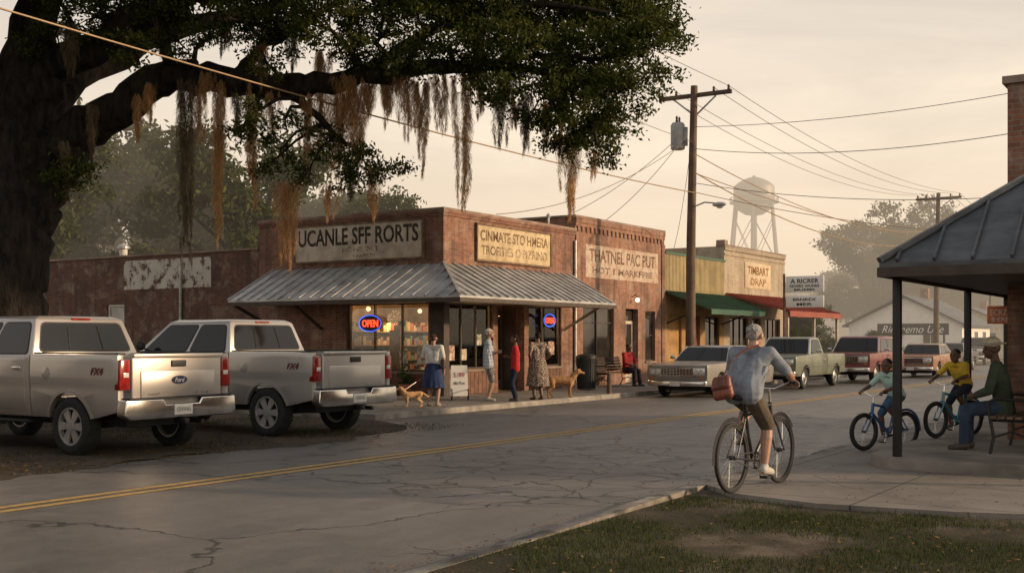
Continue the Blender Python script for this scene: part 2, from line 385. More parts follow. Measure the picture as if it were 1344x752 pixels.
def rider(k):
    S=lambda x,y,z:V((x,y,z))*k
    J=dict(pel=S(.23,0,1.0),che=S(.36,0,1.235),nek=S(.44,0,1.41),hd=S(.495,0,1.535))
    for s,n in ((1,'L'),(-1,'R')):
        J['sh'+n]=S(.43,.19*s,1.36); J['hi'+n]=S(.24,.088*s,.96)
        J['an'+n]=S(.44,-.13,.235) if s<0 else S(.33,.13,.53)
        J['kn'+n]=ik(J['hi'+n],J['an'+n],.42*k,.41*k,(1,.1*s,.2)); J['to'+n]=J['an'+n]+S(.15,0,-.065)
        J['wr'+n]=S(.83,.255*s,1.085); J['el'+n]=ik(J['sh'+n],J['wr'+n],.29*k,.26*k,(-.2,s,-.8))
    return J
def rdir(n):
    v=rng.normal(size=(n,3)); return v/np.linalg.norm(v,axis=1)[:,None]
def person(label,loc,rot,J,H,skin,hair=(.03,.02,.015),hs=1,fat=1,vox=.008,face=(1,0,0),tops=None,bottom=None,shoes=(.05,.05,.05),hat=None,hairlen=0,grip=False,group=None):
    k=H; b=B(); lat=(J['shL']-J['shR']).normalized(); latp=(J['hiL']-J['hiR']).normalized()
    pel,che,nek,hd=J['pel'],J['che'],J['nek'],J['hd']; mid=pel.lerp(che,.5)
    def torso(b,e,lo=0.):
        p0=pel.lerp(mid,lo)
        for s in (1,-1):
            b.cap(p0+latp*s*.045*k,mid+lat*s*.038*k,(.058*fat)*k+e,(.056*fat)*k+e); b.cap(mid+lat*s*.038*k,che+lat*s*.047*k,.056*fat*k+e,.059*k+e)
    def shld(b,e):
        for s,n in ((1,'L'),(-1,'R')):
            b.cap(nek-V((0,0,.022*k)),J['sh'+n],.026*k+e,.033*k+e); b.cap(che+lat*s*.045*k,J['sh'+n],.056*k+e,.034*k+e)
    torso(b,0); shld(b,0)
    f=V(face).normalized(); l=V((0,0,1)).cross(f).normalized(); u=f.cross(l); M=Matrix((f,l,u)).transposed(); q=k*hs
    b.cap(nek-V((0,0,.02*k)),hd-u*.03*k-f*.01*k,.032*k,.029*k)
    b.sph(hd+u*.014*q-f*.006*q,(.056*q,.044*q,.052*q),M,16,12)
    b.sph(hd-u*.02*q+f*.016*q,(.038*q,.034*q,.044*q),M,14,10)
    b.cap(hd+f*.048*q+u*.006*q,hd+f*.06*q-u*.012*q,.005*q,.0085*q,8)
    b.sph(hd+f*.042*q-u*.05*q,(.012*q,.014*q,.011*q),M)
    b.cap(hd+f*.043*q+u*.014*q+l*.02*q,hd+f*.043*q+u*.014*q-l*.02*q,.009*q,None,8)
    for s in (1,-1): b.sph(hd+l*s*.047*q-f*.005*q-u*.004*q,(.015*q,.009*q,.021*q),M,10,8)
    for s,n in ((1,'L'),(-1,'R')):
        sh,el,wr,hi,kn,an,to=[J[j+n] for j in ('sh','el','wr','hi','kn','an','to')]
        b.cap(sh,el,.032*k,.024*k); b.cap(el,el.lerp(wr,.35),.024*k,.0255*k); b.cap(el.lerp(wr,.35),wr,.0255*k,.0155*k)
        b.cap(hi,kn,.05*k,.033*k); b.cap(kn,kn.lerp(an,.3),.032*k,.036*k); b.cap(kn.lerp(an,.3),an,.036*k,.02*k)
        b.cap(an-V((.02*k,0,.012*k)),an-V((.02*k,0,.024*k)),.021*k); b.cap(an-V((0,0,.012*k)),to,.022*k,.016*k)
        h=k/1.72; d=(wr-el).normalized(); 
        if grip: d=(V((.8,0,-.35))).normalized(); pn=V((-.35,0,-.8)).normalized(); cu=1.15
        else: pn=(V((0,-s,0))-d*d.dot(V((0,-s,0)))).normalized(); cu=.32
        th=d.cross(pn).normalized()
        if grip: th=V((0,-s,0))
        elif th.dot(V((1,0,.3)))<0: th=-th
        for j in (-1,0,1): b.cap(wr+th*j*.014*h,wr+d*.078*h+th*j*.027*h,.014*h,.012*h,8)
        for i,Ln in enumerate((.07,.078,.072,.056)):
            p=wr+d*.082*h+th*(1.5-i)*.0215*h; an_=0
            for j,fr in enumerate((.45,.32,.23)):
                an_+=cu*(.8,1,.7)[j]; dd=d*math.cos(an_)+pn*math.sin(an_); p2=p+dd*Ln*fr*h; b.cap(p,p2,.0085*h,.0078*h,8); p=p2
        p=wr+d*.03*h+th*.022*h; p2=p+(d*.55+th*.7+pn*.25).normalized()*.036*h; p3=p2+(d*.8+th*.15+pn*.5).normalized()*.028*h
        b.cap(p,p2,.0115*h,.010*h,8); b.cap(p2,p3,.010*h,.008*h,8)
    P=fuse(b,'person',skin,vox,2); P.location=loc; P.rotation_euler=(0,0,rot); P['label']=label; P['category']='person'
    if group:P['group']=group
    for s in (1,-1):
        e=B(); e.sph(hd+f*.047*q+l*s*.019*q+u*.004*q,(.006*q,.009*q,.0055*q),M,8,6); e.obj('eye',M_eye,P,smooth=True)
    e=B(); e.sph(hd+f*.0505*q-u*.029*q,(.006*q,.015*q,.004*q),M,10,6); e.obj('mouth',M_lip,P,smooth=True)
    if hair:
        hm=pm('hair',hair,.9,var=.5,scale=70,bump=.9,bscale=120,spec=.2)
        h=B(); h.sph(hd+u*.026*q-f*.012*q,(.052*q,.0448*q,.0425*q),M,16,12); h.sph(hd+u*.000*q-f*.024*q,(.0355*q,.0400*q,.034*q),M,14,10)
        for _ in range(34):
            d_=V(rdir(1)[0]); p_=hd+u*.022*q-f*.018*q+M@V((d_.x*.046*q-.003,d_.y*.040*q,d_.z*.040*q if d_.x<0 else abs(d_.z)*.040*q)); h.sph(p_,.008*q,n=8,h=6)
        if hairlen: h.cap(hd-f*.03*q,hd-f*.03*q-V((0,0,hairlen)),.04*q,.028*q)
        fuse(h,'hair',hm,.005,2,P)
    if hat:
        h=B(); c0=hd+u*.05*q-f*.005*q
        hc,br=hat
        h.sph(c0-u*.004*q,(.06*q,.052*q,.046*q),M,16,10)
        h.sph(c0-u*.012*q,(.102*q,.092*q,.011*q),M,24,6)
        fuse(h,'hat',hc,.006,2,P)
    if tops:
        tm,sl=tops; s_=B(); torso(s_,.010*k,(-.15 if grip else -.45) if bottom and bottom[0]!='dress' else 0); shld(s_,.008*k)
        if bottom[0]!='dress': 
            for _ in range(26):
                z_=random.uniform(0,1); c_=pel.lerp(che,z_); a_=random.uniform(0,2*pi); fr_=(che-pel).normalized(); sd_=lat*math.cos(a_)*.095*k*fat+lat.cross(fr_)*math.sin(a_)*.060*k*fat
                s_.cap(c_+sd_-fr_*.05*k,c_+sd_*.98+fr_*.04*k+lat*random.uniform(-.03,.03)*k,.007*k,.004*k,8)
        for n in 'LR':
            sh,el,wr=J['sh'+n],J['el'+n],J['wr'+n]
            s_.cap(sh,sh.lerp(el,min(1,sl)),.040*k,.034*k)
            if sl>1: s_.cap(el,el.lerp(wr,(sl-1)),.034*k,.026*k)
        fuse(s_,'shirt' if bottom[0]!='dress' else 'dress_top',tm,.009,3,P)
    if bottom:
        kd,bmt,ln=bottom; s_=B()
        if kd in('skirt','dress'):
            zt=pel.z+.06*k; zb=ln*k; prof=[(.001,zb)]+[((.085+(.135-.085)*((zt-z)/(zt-zb))**.7)*k*fat,z) for z in np.linspace(zb,zt,9)]+[(.001,zt+.01)]
            s_.lathe(prof,(pel.x,0,0),n=24,sy=1.15)
            for a in range(14):
                an=2*pi*a/14; s_.cap((pel.x+math.cos(an)*.095*k*fat,math.sin(an)*.108*k*fat,zt-.06*k),(pel.x+math.cos(an)*.128*k*fat,math.sin(an)*.148*k*fat,zb+.012*k),.006*k,.014*k,8)
            fuse(s_,'skirt',bmt,.010,2,P)
        else:
            for s,n in ((1,'L'),(-1,'R')):
                hi,kn,an=J['hi'+n],J['kn'+n],J['an'+n]
                s_.cap(pel+latp*s*.045*k,hi,.064*fat*k,.06*k); s_.cap(hi,hi.lerp(kn,min(1,ln)),.06*k,.047*k if ln<=1 else .044*k)
                if ln>1: s_.cap(kn,kn.lerp(an,ln-1),.043*k,.036*k)
            fuse(s_,'trousers' if ln>1 else 'shorts',bmt,.010,3,P)
    if shoes:
        sm=pm('shoe_leather',shoes,.6,var=.2)
        for n in 'LR':
            an,to=J['an'+n],J['to'+n]; s_=B(); s_.cap(an-V((.018*k,0,.016*k)),to,.027*k,.021*k); s_.cap(an,an-V((.01*k,0,.02*k)),.026*k,.026*k)
            fuse(s_,'shoe',sm,.008,2,P)
    return P
def patmat(name,c1,c2,sc,kind='flower'):
    m,t,b,o=newmat(name); tc=N(t,'ShaderNodeTexCoord').outputs['Object']
    if kind=='check':
        sp=N(t,'ShaderNodeSeparateXYZ'); t.links.new(tc,sp.inputs[0])
        a=mth(t,'GREATER_THAN',mth(t,'SINE',mth(t,'MULTIPLY',sp.outputs[1],sc)),.1); d=mth(t,'GREATER_THAN',mth(t,'SINE',mth(t,'MULTIPLY',sp.outputs[2],sc)),.1)
        f=mth(t,'MULTIPLY',mth(t,'ADD',a,d),.5)
    else:
        v=N(t,'ShaderNodeTexVoronoi'); v.inputs['Scale'].default_value=sc; t.links.new(tc,v.inputs['Vector']); f=mth(t,'LESS_THAN',v.outputs['Distance'],.42)
    t.links.new(mix(t,f,c1,c2),b.inputs['Base Color']); b.inputs['Roughness'].default_value=.85; return m
cloth=lambda n,c:pm(n,c,.88,var=.22,scale=9,bump=.35,bscale=26,spec=.2)
GP='people chatting outside the shop'
SW=.12
person('woman in white blouse and blue skirt holding a dog lead',(20.95,15.55,SW),rad(20),stand(1.64,'bag'),1.64,M_skinM,(.05,.03,.02),tops=(cloth('white_blouse',(.62,.6,.57)),.75),bottom=('skirt',cloth('navy_skirt',(.03,.045,.11)),.25),shoes=(.25,.2,.16),group=GP)
person('man in light checked shirt and patterned shorts, arms folded',(23.4,15.7,SW),rad(-60),stand(1.78,'fold'),1.78,M_skinM,(.5,.48,.45),fat=1.12,tops=(patmat('check_shirt',(.5,.52,.55),(.25,.32,.42),75,'check'),.8),bottom=('shorts',patmat('pattern_shorts',(.1,.1,.1),(.4,.36,.3),38),.95),shoes=(.3,.28,.25),group=GP)
person('woman in red top and dark jeans beside the others',(23.75,15.15,SW),rad(120),stand(1.62,'fold'),1.62,M_skinD,(.02,.015,.012),tops=(cloth('red_top',(.42,.03,.035)),.7),bottom=('trousers',cloth('dark_jeans',(.018,.024,.045)),1.92),shoes=(.04,.035,.03),hairlen=.05,group=GP)
person('woman in long brown patterned dress seen from behind',(24.55,15.0,SW),rad(60),stand(1.7,'hips'),1.7,M_skinD,(.02,.016,.014),fat=1.15,tops=(patmat('dress_cloth',(.09,.07,.06),(.42,.33,.26),30),.6),bottom=('dress',patmat('dress_cloth_lower',(.09,.07,.06),(.42,.33,.26),30),.2),shoes=(.1,.06,.04),group=GP)
person('man in red shirt sitting on the bench by the brick wall',(33.4,17.05,SW),rad(-105),seated(1.72,.45),1.72,M_skinD,(.02,.015,.012),tops=(cloth('red_shirt',(.3,.03,.03)),1.6),bottom=('trousers',cloth('dark_trousers',(.03,.03,.035)),1.9))
bag_brown=pm('brown_leather',(.20,.055,.03),.5,var=.3,scale=8,bump=.2)
rsh=cloth('grey_blue_shirt',(.20,.225,.265))
cyc_loc=(10.66,4.30,SW); cyc_rot=math.atan2(-.1,1.05)
person('grey haired man in grey-blue shirt and shorts riding a bicycle',cyc_loc,cyc_rot,rider(1.0),1.72,M_skinM,(.30,.29,.275),fat=1.2,vox=.0055,face=(1,-.05,-.08),tops=(rsh,.85),bottom=('shorts',cloth('khaki_shorts',(.10,.08,.06)),.98),shoes=(.42,.40,.37),grip=True)
kl1=W(5.42,15.98); kf1=W(4.76,15.62); k1rot=math.atan2(kf1[1]-kl1[1],kf1[0]-kl1[0])
KS=.74
person('child in pale teal shirt sitting on a small bicycle',(kl1[0],kl1[1],SW),k1rot,rider(KS),1.2,M_skinD,(.015,.012,.01),hs=1.22,vox=.006,face=(1,.2,-.05),tops=(cloth('teal_shirt',(.42,.58,.53)),.8),bottom=('shorts',cloth('blue_shorts',(.06,.11,.2)),.95),shoes=(.4,.38,.36),grip=True,group='children on bicycles')
kl2=(17.42,3.42); kf2=(16.72,3.74); k2rot=math.atan2(kf2[1]-kl2[1],kf2[0]-kl2[0])
person('child in yellow shirt sitting on a blue bicycle',(kl2[0],kl2[1],.25),k2rot,rider(KS),1.2,M_skinD,(.015,.012,.01),hs=1.22,vox=.006,face=(1,.1,0),tops=(cloth('yellow_shirt',(.62,.42,.05)),.8),bottom=('shorts',cloth('dark_shorts',(.03,.035,.05)),.95),shoes=(.1,.1,.1),grip=True,group='children on bicycles')
hatm=pm('straw_hat',(.75,.68,.55),.9,var=.12,scale=20)
person('man in green shirt, jeans and pale hat sitting on the bench',(15.3,2.62,.25),rad(97),seated(1.76,.45,lean=.05),1.76,M_skinD,None,hat=(hatm,'brim'),tops=(cloth('green_shirt',(.06,.08,.055)),1.85),bottom=('trousers',cloth('blue_jeans',(.045,.065,.11)),1.92),shoes=(.06,.045,.035),face=(1,.35,-.08))
sb=thing('shoulder_bag',(10.66,4.30,SW),cyc_rot,'brown leather shoulder bag slung across the cyclist’s back','bag')
BL=(.05,.13,1.03); bm_=Euler((0,rad(10),rad(70))).to_matrix()
b=B()
for xx in (-.085,-.03,.03,.085):
    b.cap(V(BL)+bm_@V((xx,0,-.08)),V(BL)+bm_@V((xx*.9,0,.06)),.050,.038)
fuse(b,'bag_body',bag_brown,.007,3,sb)
b=B()
for xx in (-.085,-.03,.03,.085):
    b.cap(V(BL)+bm_@V((xx,.014,-.0)),V(BL)+bm_@V((xx*.9,0,.07)),.047,.042)
fuse(b,'bag_flap',pm('bag_flap_leather',(.14,.038,.022),.45,var=.3,scale=8),.007,3,sb)
b=B(); pth=[V(p) for p in [(.08,.15,1.10),(.12,.12,1.21),(.185,.06,1.33),(.28,-.03,1.41),(.37,-.10,1.44),(.45,-.12,1.42),(.50,-.09,1.36)]]
for i in range(len(pth)-1): b.obox(pth[i],pth[i+1],.006,.026,up=V((.8,0,.6)))
b.obj('strap',bag_brown,sb)
sb=thing('shoulder_bag',(20.95,15.55,SW),rad(20),'dark shoulder bag hanging at the woman’s side','bag')
b=B(); b.prism([(-.12,-.1),(.12,-.1),(.1,.1),(-.1,.1)],-.04,.04); b.obj('bag_body',M_dkwood,sb,(-.02,-.25,.95),bevel=.02)
b=B(); b.tube([(-.02,-.25,1.04),(-.03,-.22,1.25),(-.01,-.15,1.4)],[.01]*3,6); b.obj('strap',M_dkwood,sb)
# ------------------------------------------------------------ dogs
def dog(label,loc,rot,k,mat,shag=1):
    b=B(); S=lambda x,y,z:V((x,y,z))*k
    b.cap(S(.2,0,.42),S(.0,0,.44),.13*k,.115*k); b.cap(S(.0,0,.44),S(-.27,0,.46),.11*k,.105*k); b.cap(S(.24,0,.36),S(.2,0,.42),.10*k,.12*k)
    b.cap(S(.26,0,.47),S(.38,0,.63),.095*k,.07*k); b.sph(S(.44,0,.67),(.09*k,.068*k,.07*k)); b.cap(S(.48,0,.65),S(.58,0,.625),.042*k,.03*k)
    for s in (1,-1):
        b.sph(S(.42,.068*s,.655),(.035*k,.016*k,.06*k))
        b.cap(S(.22,.075*s,.38),S(.2,.08*s,.22),.055*k,.034*k); b.cap(S(.2,.08*s,.22),S(.22,.08*s,.05),.03*k,.024*k); b.cap(S(.22,.08*s,.03),S(.26,.08*s,.022),.027*k,.022*k)
        o=.04*s
        b.cap(S(-.27,.07*s,.42),S(-.2+o,.085*s,.29),.085*k,.055*k); b.cap(S(-.2+o,.085*s,.29),S(-.34+o,.08*s,.17),.045*k,.028*k); b.cap(S(-.34+o,.08*s,.17),S(-.32+o,.08*s,.04),.026*k,.022*k); b.cap(S(-.32+o,.08*s,.025),S(-.27+o,.08*s,.022),.026*k,.022*k)
    b.cap(S(-.36,0,.5),S(-.47,0,.42),.035*k,.04*k); b.cap(S(-.47,0,.42),S(-.56,0,.36),.04*k,.035*k); b.cap(S(-.56,0,.36),S(-.64,0,.37),.035*k,.015*k)
    d=fuse(b,'dog',mat,.010*k+.002,2); d.location=loc; d.rotation_euler=(0,0,rot); d['label']=label; d['category']='dog'
    e=B(); e.sph(S(.605,0,.64),(.018*k,.018*k,.014*k)); e.obj('nose',M_black,d,smooth=True)
    for s in (1,-1): e=B(); e.sph(S(.505,.035*s,.695),.011*k); e.obj('eye',M_eye,d,smooth=True)
    return d
dog('golden long haired dog standing on the pavement',(25.8,15.05,SW),rad(-48),1.0,pm('golden_fur',(.36,.19,.08),.9,var=.35,scale=14,bump=.8,bscale=60))
dog('small tan dog on a lead beside the woman',(20.45,15.75,SW),rad(140),.62,pm('tan_fur',(.50,.30,.14),.9,var=.3,scale=18,bump=.8,bscale=80))
b=B(); b.tube([(21.05,15.62,1.15),(20.8,15.75,.75),(20.3,15.85,.5)],[.006]*3,5); b.obj('dog_lead',M_redl,label='thin dog lead from the woman’s hand to the small dog',category='dog lead')
# ------------------------------------------------------------ bicycles
def bicycle(label,loc,rot,k,col,group=None,fatt=1.0,rimcol=None):
    T=thing('bicycle',loc,rot,label,'bicycle',group); r=.345; S=lambda x,y,z:V((x,y,z))*k
    fm=pm('frame_paint',col,.35,var=.15,coat=.5)
    R=r*k; wb=1.06*k; tw=.019*k*fatt
    for x in (0,wb):
        wt=B(); wt.lathe([(R-tw+tw*math.cos(a),tw*math.sin(a)) for a in [2*pi*i/8 for i in range(8)]],ax='y',n=40,closed=True)
        w=wt.obj('wheel',M_rub,T,(x,0,R),smooth=True,ang=80)
        ri=R-tw*1.7
        rm=B(); rm.lathe([(ri,-.011*k*fatt),(ri,.011*k*fatt),(ri-.014*k*fatt,.011*k*fatt),(ri-.014*k*fatt,-.011*k*fatt)],ax='y',n=40,closed=True); rm.cyl((0,-.03*k,0),(0,.03*k,0),.022*k,n=12)
        rm.obj('rim',rimcol or M_chr,w,smooth=True)
        sp=B()
        for i in range(28 if fatt<1.2 else 20):
            a=2*pi*i/(28 if fatt<1.2 else 20); a2=a+(.5 if i%2 else -.5); yy=.022*k*(1 if i%4<2 else -1)
            sp.cyl((.02*k*math.cos(a2),yy,.02*k*math.sin(a2)),((R-.045*k)*math.cos(a),0,(R-.045*k)*math.sin(a)),.0014,n=4)
        sp.obj('spokes',M_chr,w)
    bb=S(.43,0,.29); st=S(.25,0,.86); hd0=S(.86,0,.68); hd1=S(.83,0,.86); ra=V((0,0,R)); fa=V((wb,0,R)); ft=1+(fatt-1)*.6
    f=B()
    for p,q_,rr in ((bb,st,.016),(bb,hd0,.019),(S(.29,0,.74),hd1-S(0,0,.03),.016),(hd0,hd1,.02)): f.cyl(p,q_,rr*k*ft,n=10)
    for s in (1,-1): f.cyl(ra+V((0,.055*s*k,0)),bb+V((0,.03*s*k,0)),.009*k*ft,n=8); f.cyl(ra+V((0,.055*s*k,0)),S(.28,.015*s,.77),.008*k*ft,n=8)
    f.obj('frame',fm,T,smooth=True)
    f=B()
    for s in (1,-1): f.tube([fa+V((0,.05*s*k,0)),S(.90,.05*s,.62),S(.865,.03*s,.69)],[.009*k*ft,.012*k*ft,.013*k*ft],8)
    f.obj('fork',fm,T,smooth=True)
    h=B(); h.cyl(hd1,S(.81,0,.98),.013*k,n=8); h.tube([S(.80,.3,1.06),S(.86,.2,1.06),S(.83,.06,.99),S(.83,-.06,.99),S(.86,-.2,1.06),S(.80,-.3,1.06)],[.011*k]*6,8)
    hb=h.obj('handlebar',M_chr,T,smooth=True)
    for s in (1,-1): g=B(); g.cyl(S(.79,.31*s,1.06),S(.845,.22*s,1.06),.016*k*ft,n=10); g.obj('grip',M_rub,hb,smooth=True)
    s_=B(); s_.sph(S(.16,0,.925),(.09*k,.085*k,.035*k)); s_.sph(S(.28,0,.925),(.12*k,.035*k,.025*k)); fuse(s_,'saddle',M_rub,.006,2,T)
    s_=B(); s_.cyl(st,S(.22,0,.92),.013*k,n=8); s_.obj('seat_post',M_chr,T,smooth=True)
    c_=B(); c_.lathe([(.09*k,-.055*k),(.09*k,-.05*k),(.06*k,-.05*k),(.06*k,-.055*k)],(.43*k,0,.29*k),'y',28,closed=True); c_.cyl(S(.43,-.07,.29),S(.43,.07,.29),.02*k,n=10)
    c_.cyl(S(.43,-.075,.29),S(.46,-.075,.125),.009*k,n=8); c_.cyl(S(.43,.075,.29),S(.40,.075,.45),.009*k,n=8); 
    for j in range(5): a=2*pi*j/5; c_.cyl(S(.43,-.052,.29),S(.43+.06*math.cos(a),-.052,.29+.06*math.sin(a)),.006*k,n=6)
    cr=c_.obj('crank',M_chr,T,smooth=True)
    for s,z,x in ((-1,.125,.46),(1,.45,.40)): p=B(); p.box((x-.04)*k,(x+.05)*k,min(.085*s,.17*s)*k,max(.085*s,.17*s)*k,(z-.012)*k,(z+.012)*k); p.obj('pedal',M_rub,cr,bevel=.004)
    ch=B(); 
    for z0,z1 in ((.378,R/k+.035),(.202,R/k-.035)): ch.obox(S(.43,-.052,z0),V((0,-.052*k,z1*k)),.006*k,.010*k)
    ch.obj('chain',M_dkpl,T)
    if fatt>1.2:
        g=B(); g.prism([(.0*k,(R/k+.05)*k),(.40*k,.40*k),(.43*k,.36*k),(.40*k,.20*k),(0,(R/k-.05)*k),(-.04*k,R)],-.068*k,-.060*k); g.obj('chain_guard',fm,T,bevel=.003)
    for x in (0,wb):
        g=B(); pts=[V((x+(R+.03*k)*math.cos(a),0,R+(R+.03*k)*math.sin(a))) for a in [rad(v) for v in (range(60,200,14) if x==0 else range(35,140,12))]]
        for i in range(len(pts)-1): g.obox(pts[i],pts[i+1],.045*k,.004,up=V((0,1,0)))
        if x==0 or k>.9: g.obj('mudguard',fm,T)
    return T
bicycle('dark touring bicycle ridden by the grey haired man',cyc_loc,cyc_rot,1.0,(.03,.03,.035),None,1.15,M_dkpl)
bicycle('small dark blue bicycle ridden by a child',(kl1[0],kl1[1],SW),k1rot,KS,(.02,.08,.24),'children’s bicycles',1.8,M_dkpl)
bicycle('small bright blue bicycle under the shelter',(kl2[0],kl2[1],.25),k2rot,KS,(.03,.24,.34),'children’s bicycles',1.8,M_dkpl)
# ------------------------------------------------------------ vehicles
def wheelmesh(T,x,y,r,w,style,sgn):
    b=B(); pr=[(r*.66,-w*.47),(r*.78,-w/2),(r*.9,-w*.49),(r*.97,-w*.42),(r,-w*.3),(r,w*.3),(r*.97,w*.42),(r*.9,w*.49),(r*.78,w/2),(r*.66,w*.47)]
    b.lathe(pr,ax='y',n=36,closed=True)
    if style=='modern':
        for i in range(40):
            a=2*pi*i/40; d=V((math.cos(a),0,math.sin(a))); b.obox(d*(r-.012)+V((0,-w*.42,0)),d*(r-.012)+V((0,w*.42,0)),.03,.036,up=d)
    wh=b.obj('wheel',M_rub,T,(x,y,r),smooth=True,ang=50)
    b=B(); b.lathe([(r*.68,-w*.44),(r*.68,w*.44),(r*.60,w*.44),(r*.58,-w*.44)],ax='y',n=32,closed=True)
    yo=sgn*w*.36
    if style=='modern':
        b.cyl((0,yo-.02*sgn,0),(0,yo+.025*sgn,0),r*.17,n=16)
        for i in range(6):
            a=2*pi*i/6
            for da in (-.13,.13):
                d=V((math.cos(a),0,math.sin(a))); d2=V((math.cos(a+da),0,math.sin(a+da))); b.obox(d*r*.1+V((0,yo,0)),d2*r*.63+V((0,yo-.01*sgn,0)),.065*r/.4,.03,up=V((0,1,0)))
    else:
        b.lathe([(r*.6,yo-.03*sgn),(r*.5,yo),(r*.3,yo+.012*sgn),(r*.12,yo+.035*sgn),(.01,yo+.04*sgn)],ax='y',n=24)
    b.obj('rim',M_alloy if style=='modern' else M_chr,wh,smooth=True)
    b=B(); b.cyl((0,-w*.2,0),(0,w*.2,0),r*.57,n=24); b.obj('brake_disc',M_dkpl,wh)
def lerp3(a,b,t): return a+(b-a)*t
def pane(A,Bc,Cc,Dc,u0,u1,v0,v1,off,T,name='window',mat=None,out=None,trim=True):
    def P(u,v): return lerp3(lerp3(A,Bc,u),lerp3(Dc,Cc,u),v)
    def mk(u0,u1,v0,v1,off,nm,mt,par):
        pts=[P(u0,v0),P(u1,v0),P(u1,v1),P(u0,v1)]; n=(pts[1]-pts[0]).cross(pts[3]-pts[0]).normalized()
        if out and n.dot(out)<0: n=-n
        b=B(); m=.16; ring=[]
        for i in range(4):
            p=pts[i]; a=pts[i-1]; c=pts[(i+1)%4]
            for q in (p+(a-p).normalized()*min(.06,(a-p).length*m),p+((a-p).normalized()+(c-p).normalized())*.018,p+(c-p).normalized()*min(.06,(c-p).length*m)): ring.append(q)
        b.add([q+n*off for q in ring]+[q-n*.01 for q in ring],[tuple(range(12)),tuple(range(12,24))[::-1]]+[(i,(i+1)%12,12+(i+1)%12,12+i) for i in range(12)])
        return b.obj(nm,mt,par)
    w=mk(u0,u1,v0,v1,off+.003,name,mat or M_carglass,T)
    du=.02/max(.3,(Bc-A).length)*1.1; dv=.022/max(.2,(Dc-A).length)
    if trim: mk(u0-du,u1+du,v0-dv,v1+dv,off,'window_seal',M_dkpl,w)
    return w
def vehicle(P,label,loc,rot,category,group=None):
    T=thing(P['name'],loc,rot,label,category,group)
    L,Wd,r,xr,xf,zb=P['L'],P['W'],P['r'],P['xr'],P['xf'],P['zb']; hw=Wd/2; R=r*P.get('ar',1.17); mod=P['style']=='modern'; paint=P['paint']; bed=P.get('bed')
    zt=max(z for x,z in P['top']); zm=zb+(zt-zb)*.62
    def sy_(x,y,z):
        t_=(z-zm)/(zt-zb); s=1-(.10 if z>zm else .13)*t_*t_
        if mod and zm-.17<z<zm-.04: s-=.012
        e=max(0,x-(L-.8))/.8; e2=max(0,.5-x)/.5
        return y*s*(1-(.09 if mod else .045)*e*e-.025*e2*e2)
    def warp(b,i0=0):
        for i in range(i0,len(b.v)):
            x,y,z=b.v[i]; b.v[i]=(x,sy_(x,y,z),z)
    b=B(); x0=bed[1]+.03 if bed else .09
    poly=[(x0,zb)]
    if not bed: poly+=arc(xr,r,R,zb)
    poly+=arc(xf,r,R,zb)+P['top']
    b.prism(poly,-hw,hw)
    if bed:
        rz=bed[2]
        pl=[(.10,zb+.12)]+arc(xr,r,R,zb)+[(bed[1],zb),(bed[1],rz),(.10,rz-.01)]
        for s in (1,-1): b.prism(pl,s*(hw-.09),s*hw)
        b.box(.1,bed[1],-(hw-.16),hw-.16,.74,.80); b.box(bed[1]-.06,bed[1],-(hw-.16),hw-.16,.8,rz-.04)
    hz_=zt-zb
    b.cuts([zb+hz_*f for f in (.14,.3,.44,.53,.62,.66,.78,.9)],[L-.8,L-.55,L-.3,.3,.5])
    warp(b); b.obj('body',paint,T,bevel=.022,seg=2,ang=24)
    if bed and mod:
        for s in (1,-1): b=B(); b.box(.12,bed[1]-.01,min(s*(hw*.93-.10),s*(hw*.945)),max(s*(hw*.93-.10),s*(hw*.945)),bed[2]+.001,bed[2]+.022); b.obj('bed_rail_cap',M_dkpl,T,bevel=.006)
    u=B(); u.box(.35,L-.55,-hw*.62,hw*.62,zb-.12,zb+.1); u.cyl((xr,-hw*.8,r),(xr,hw*.8,r),.06,n=10); u.cyl((xf,-hw*.8,r),(xf,hw*.8,r),.05,n=10); u.cyl((.05,-hw*.45,zb-.08),(.8,-hw*.45,zb-.06),.035,n=10)
    for xx in (xr,xf): u.box(xx-R*.98,xx+R*.98,-hw*.76,hw*.76,zb+.04,zb+R*.55)
    u.obj('chassis',M_dkpl,T)
    gx0,gx1,rx0,rx1,gz,rz_,gw,rw=P['green']
    A=[V((gx0,s*gw,gz)) for s in(1,-1)]; Bf=[V((gx1,s*gw,gz)) for s in(1,-1)]; C_=[V((rx1,s*rw,rz_)) for s in(1,-1)]; D_=[V((rx0,s*rw,rz_)) for s in(1,-1)]
    g=B(); vs=[A[0],Bf[0],Bf[1],A[1],D_[0]-V((0,0,.03)),C_[0]-V((0,0,.03)),C_[1]-V((0,0,.03)),D_[1]-V((0,0,.03)),D_[0]+V((.08,-.12,.012)),C_[0]+V((-.1,-.12,.012)),C_[1]+V((-.1,.12,.012)),D_[1]+V((.08,.12,.012))]
    g.add(vs,[(0,3,2,1),(0,1,5,4),(1,2,6,5),(2,3,7,6),(3,0,4,7),(4,5,9,8),(5,6,10,9),(6,7,11,10),(7,4,8,11),(8,9,10,11)])
    g.obj('cab' if bed else 'roof',P.get('paint2',paint),T,bevel=.025,seg=3)
    Dn=[d-V((0,0,.03)) for d in D_]; Cn=[c-V((0,0,.03)) for c in C_]
    for i,s in ((0,1),(1,-1)):
        sp=P.get('split',[(.07,.47),(.53,.93)])
        for u0,u1 in sp: pane(A[i],Bf[i],Cn[i],Dn[i],u0,u1,.10,.88,.006,T,out=V((0,s,0)))
    pane(Bf[1],Bf[0],Cn[0],Cn[1],.05,.95,.1,.92,.006,T,'windscreen',out=V((1,0,0)))
    rw_=pane(A[1],A[0],Dn[0],Dn[1],.07,.93,.16,.88,.006,T,'rear_window',out=V((-1,0,0)))
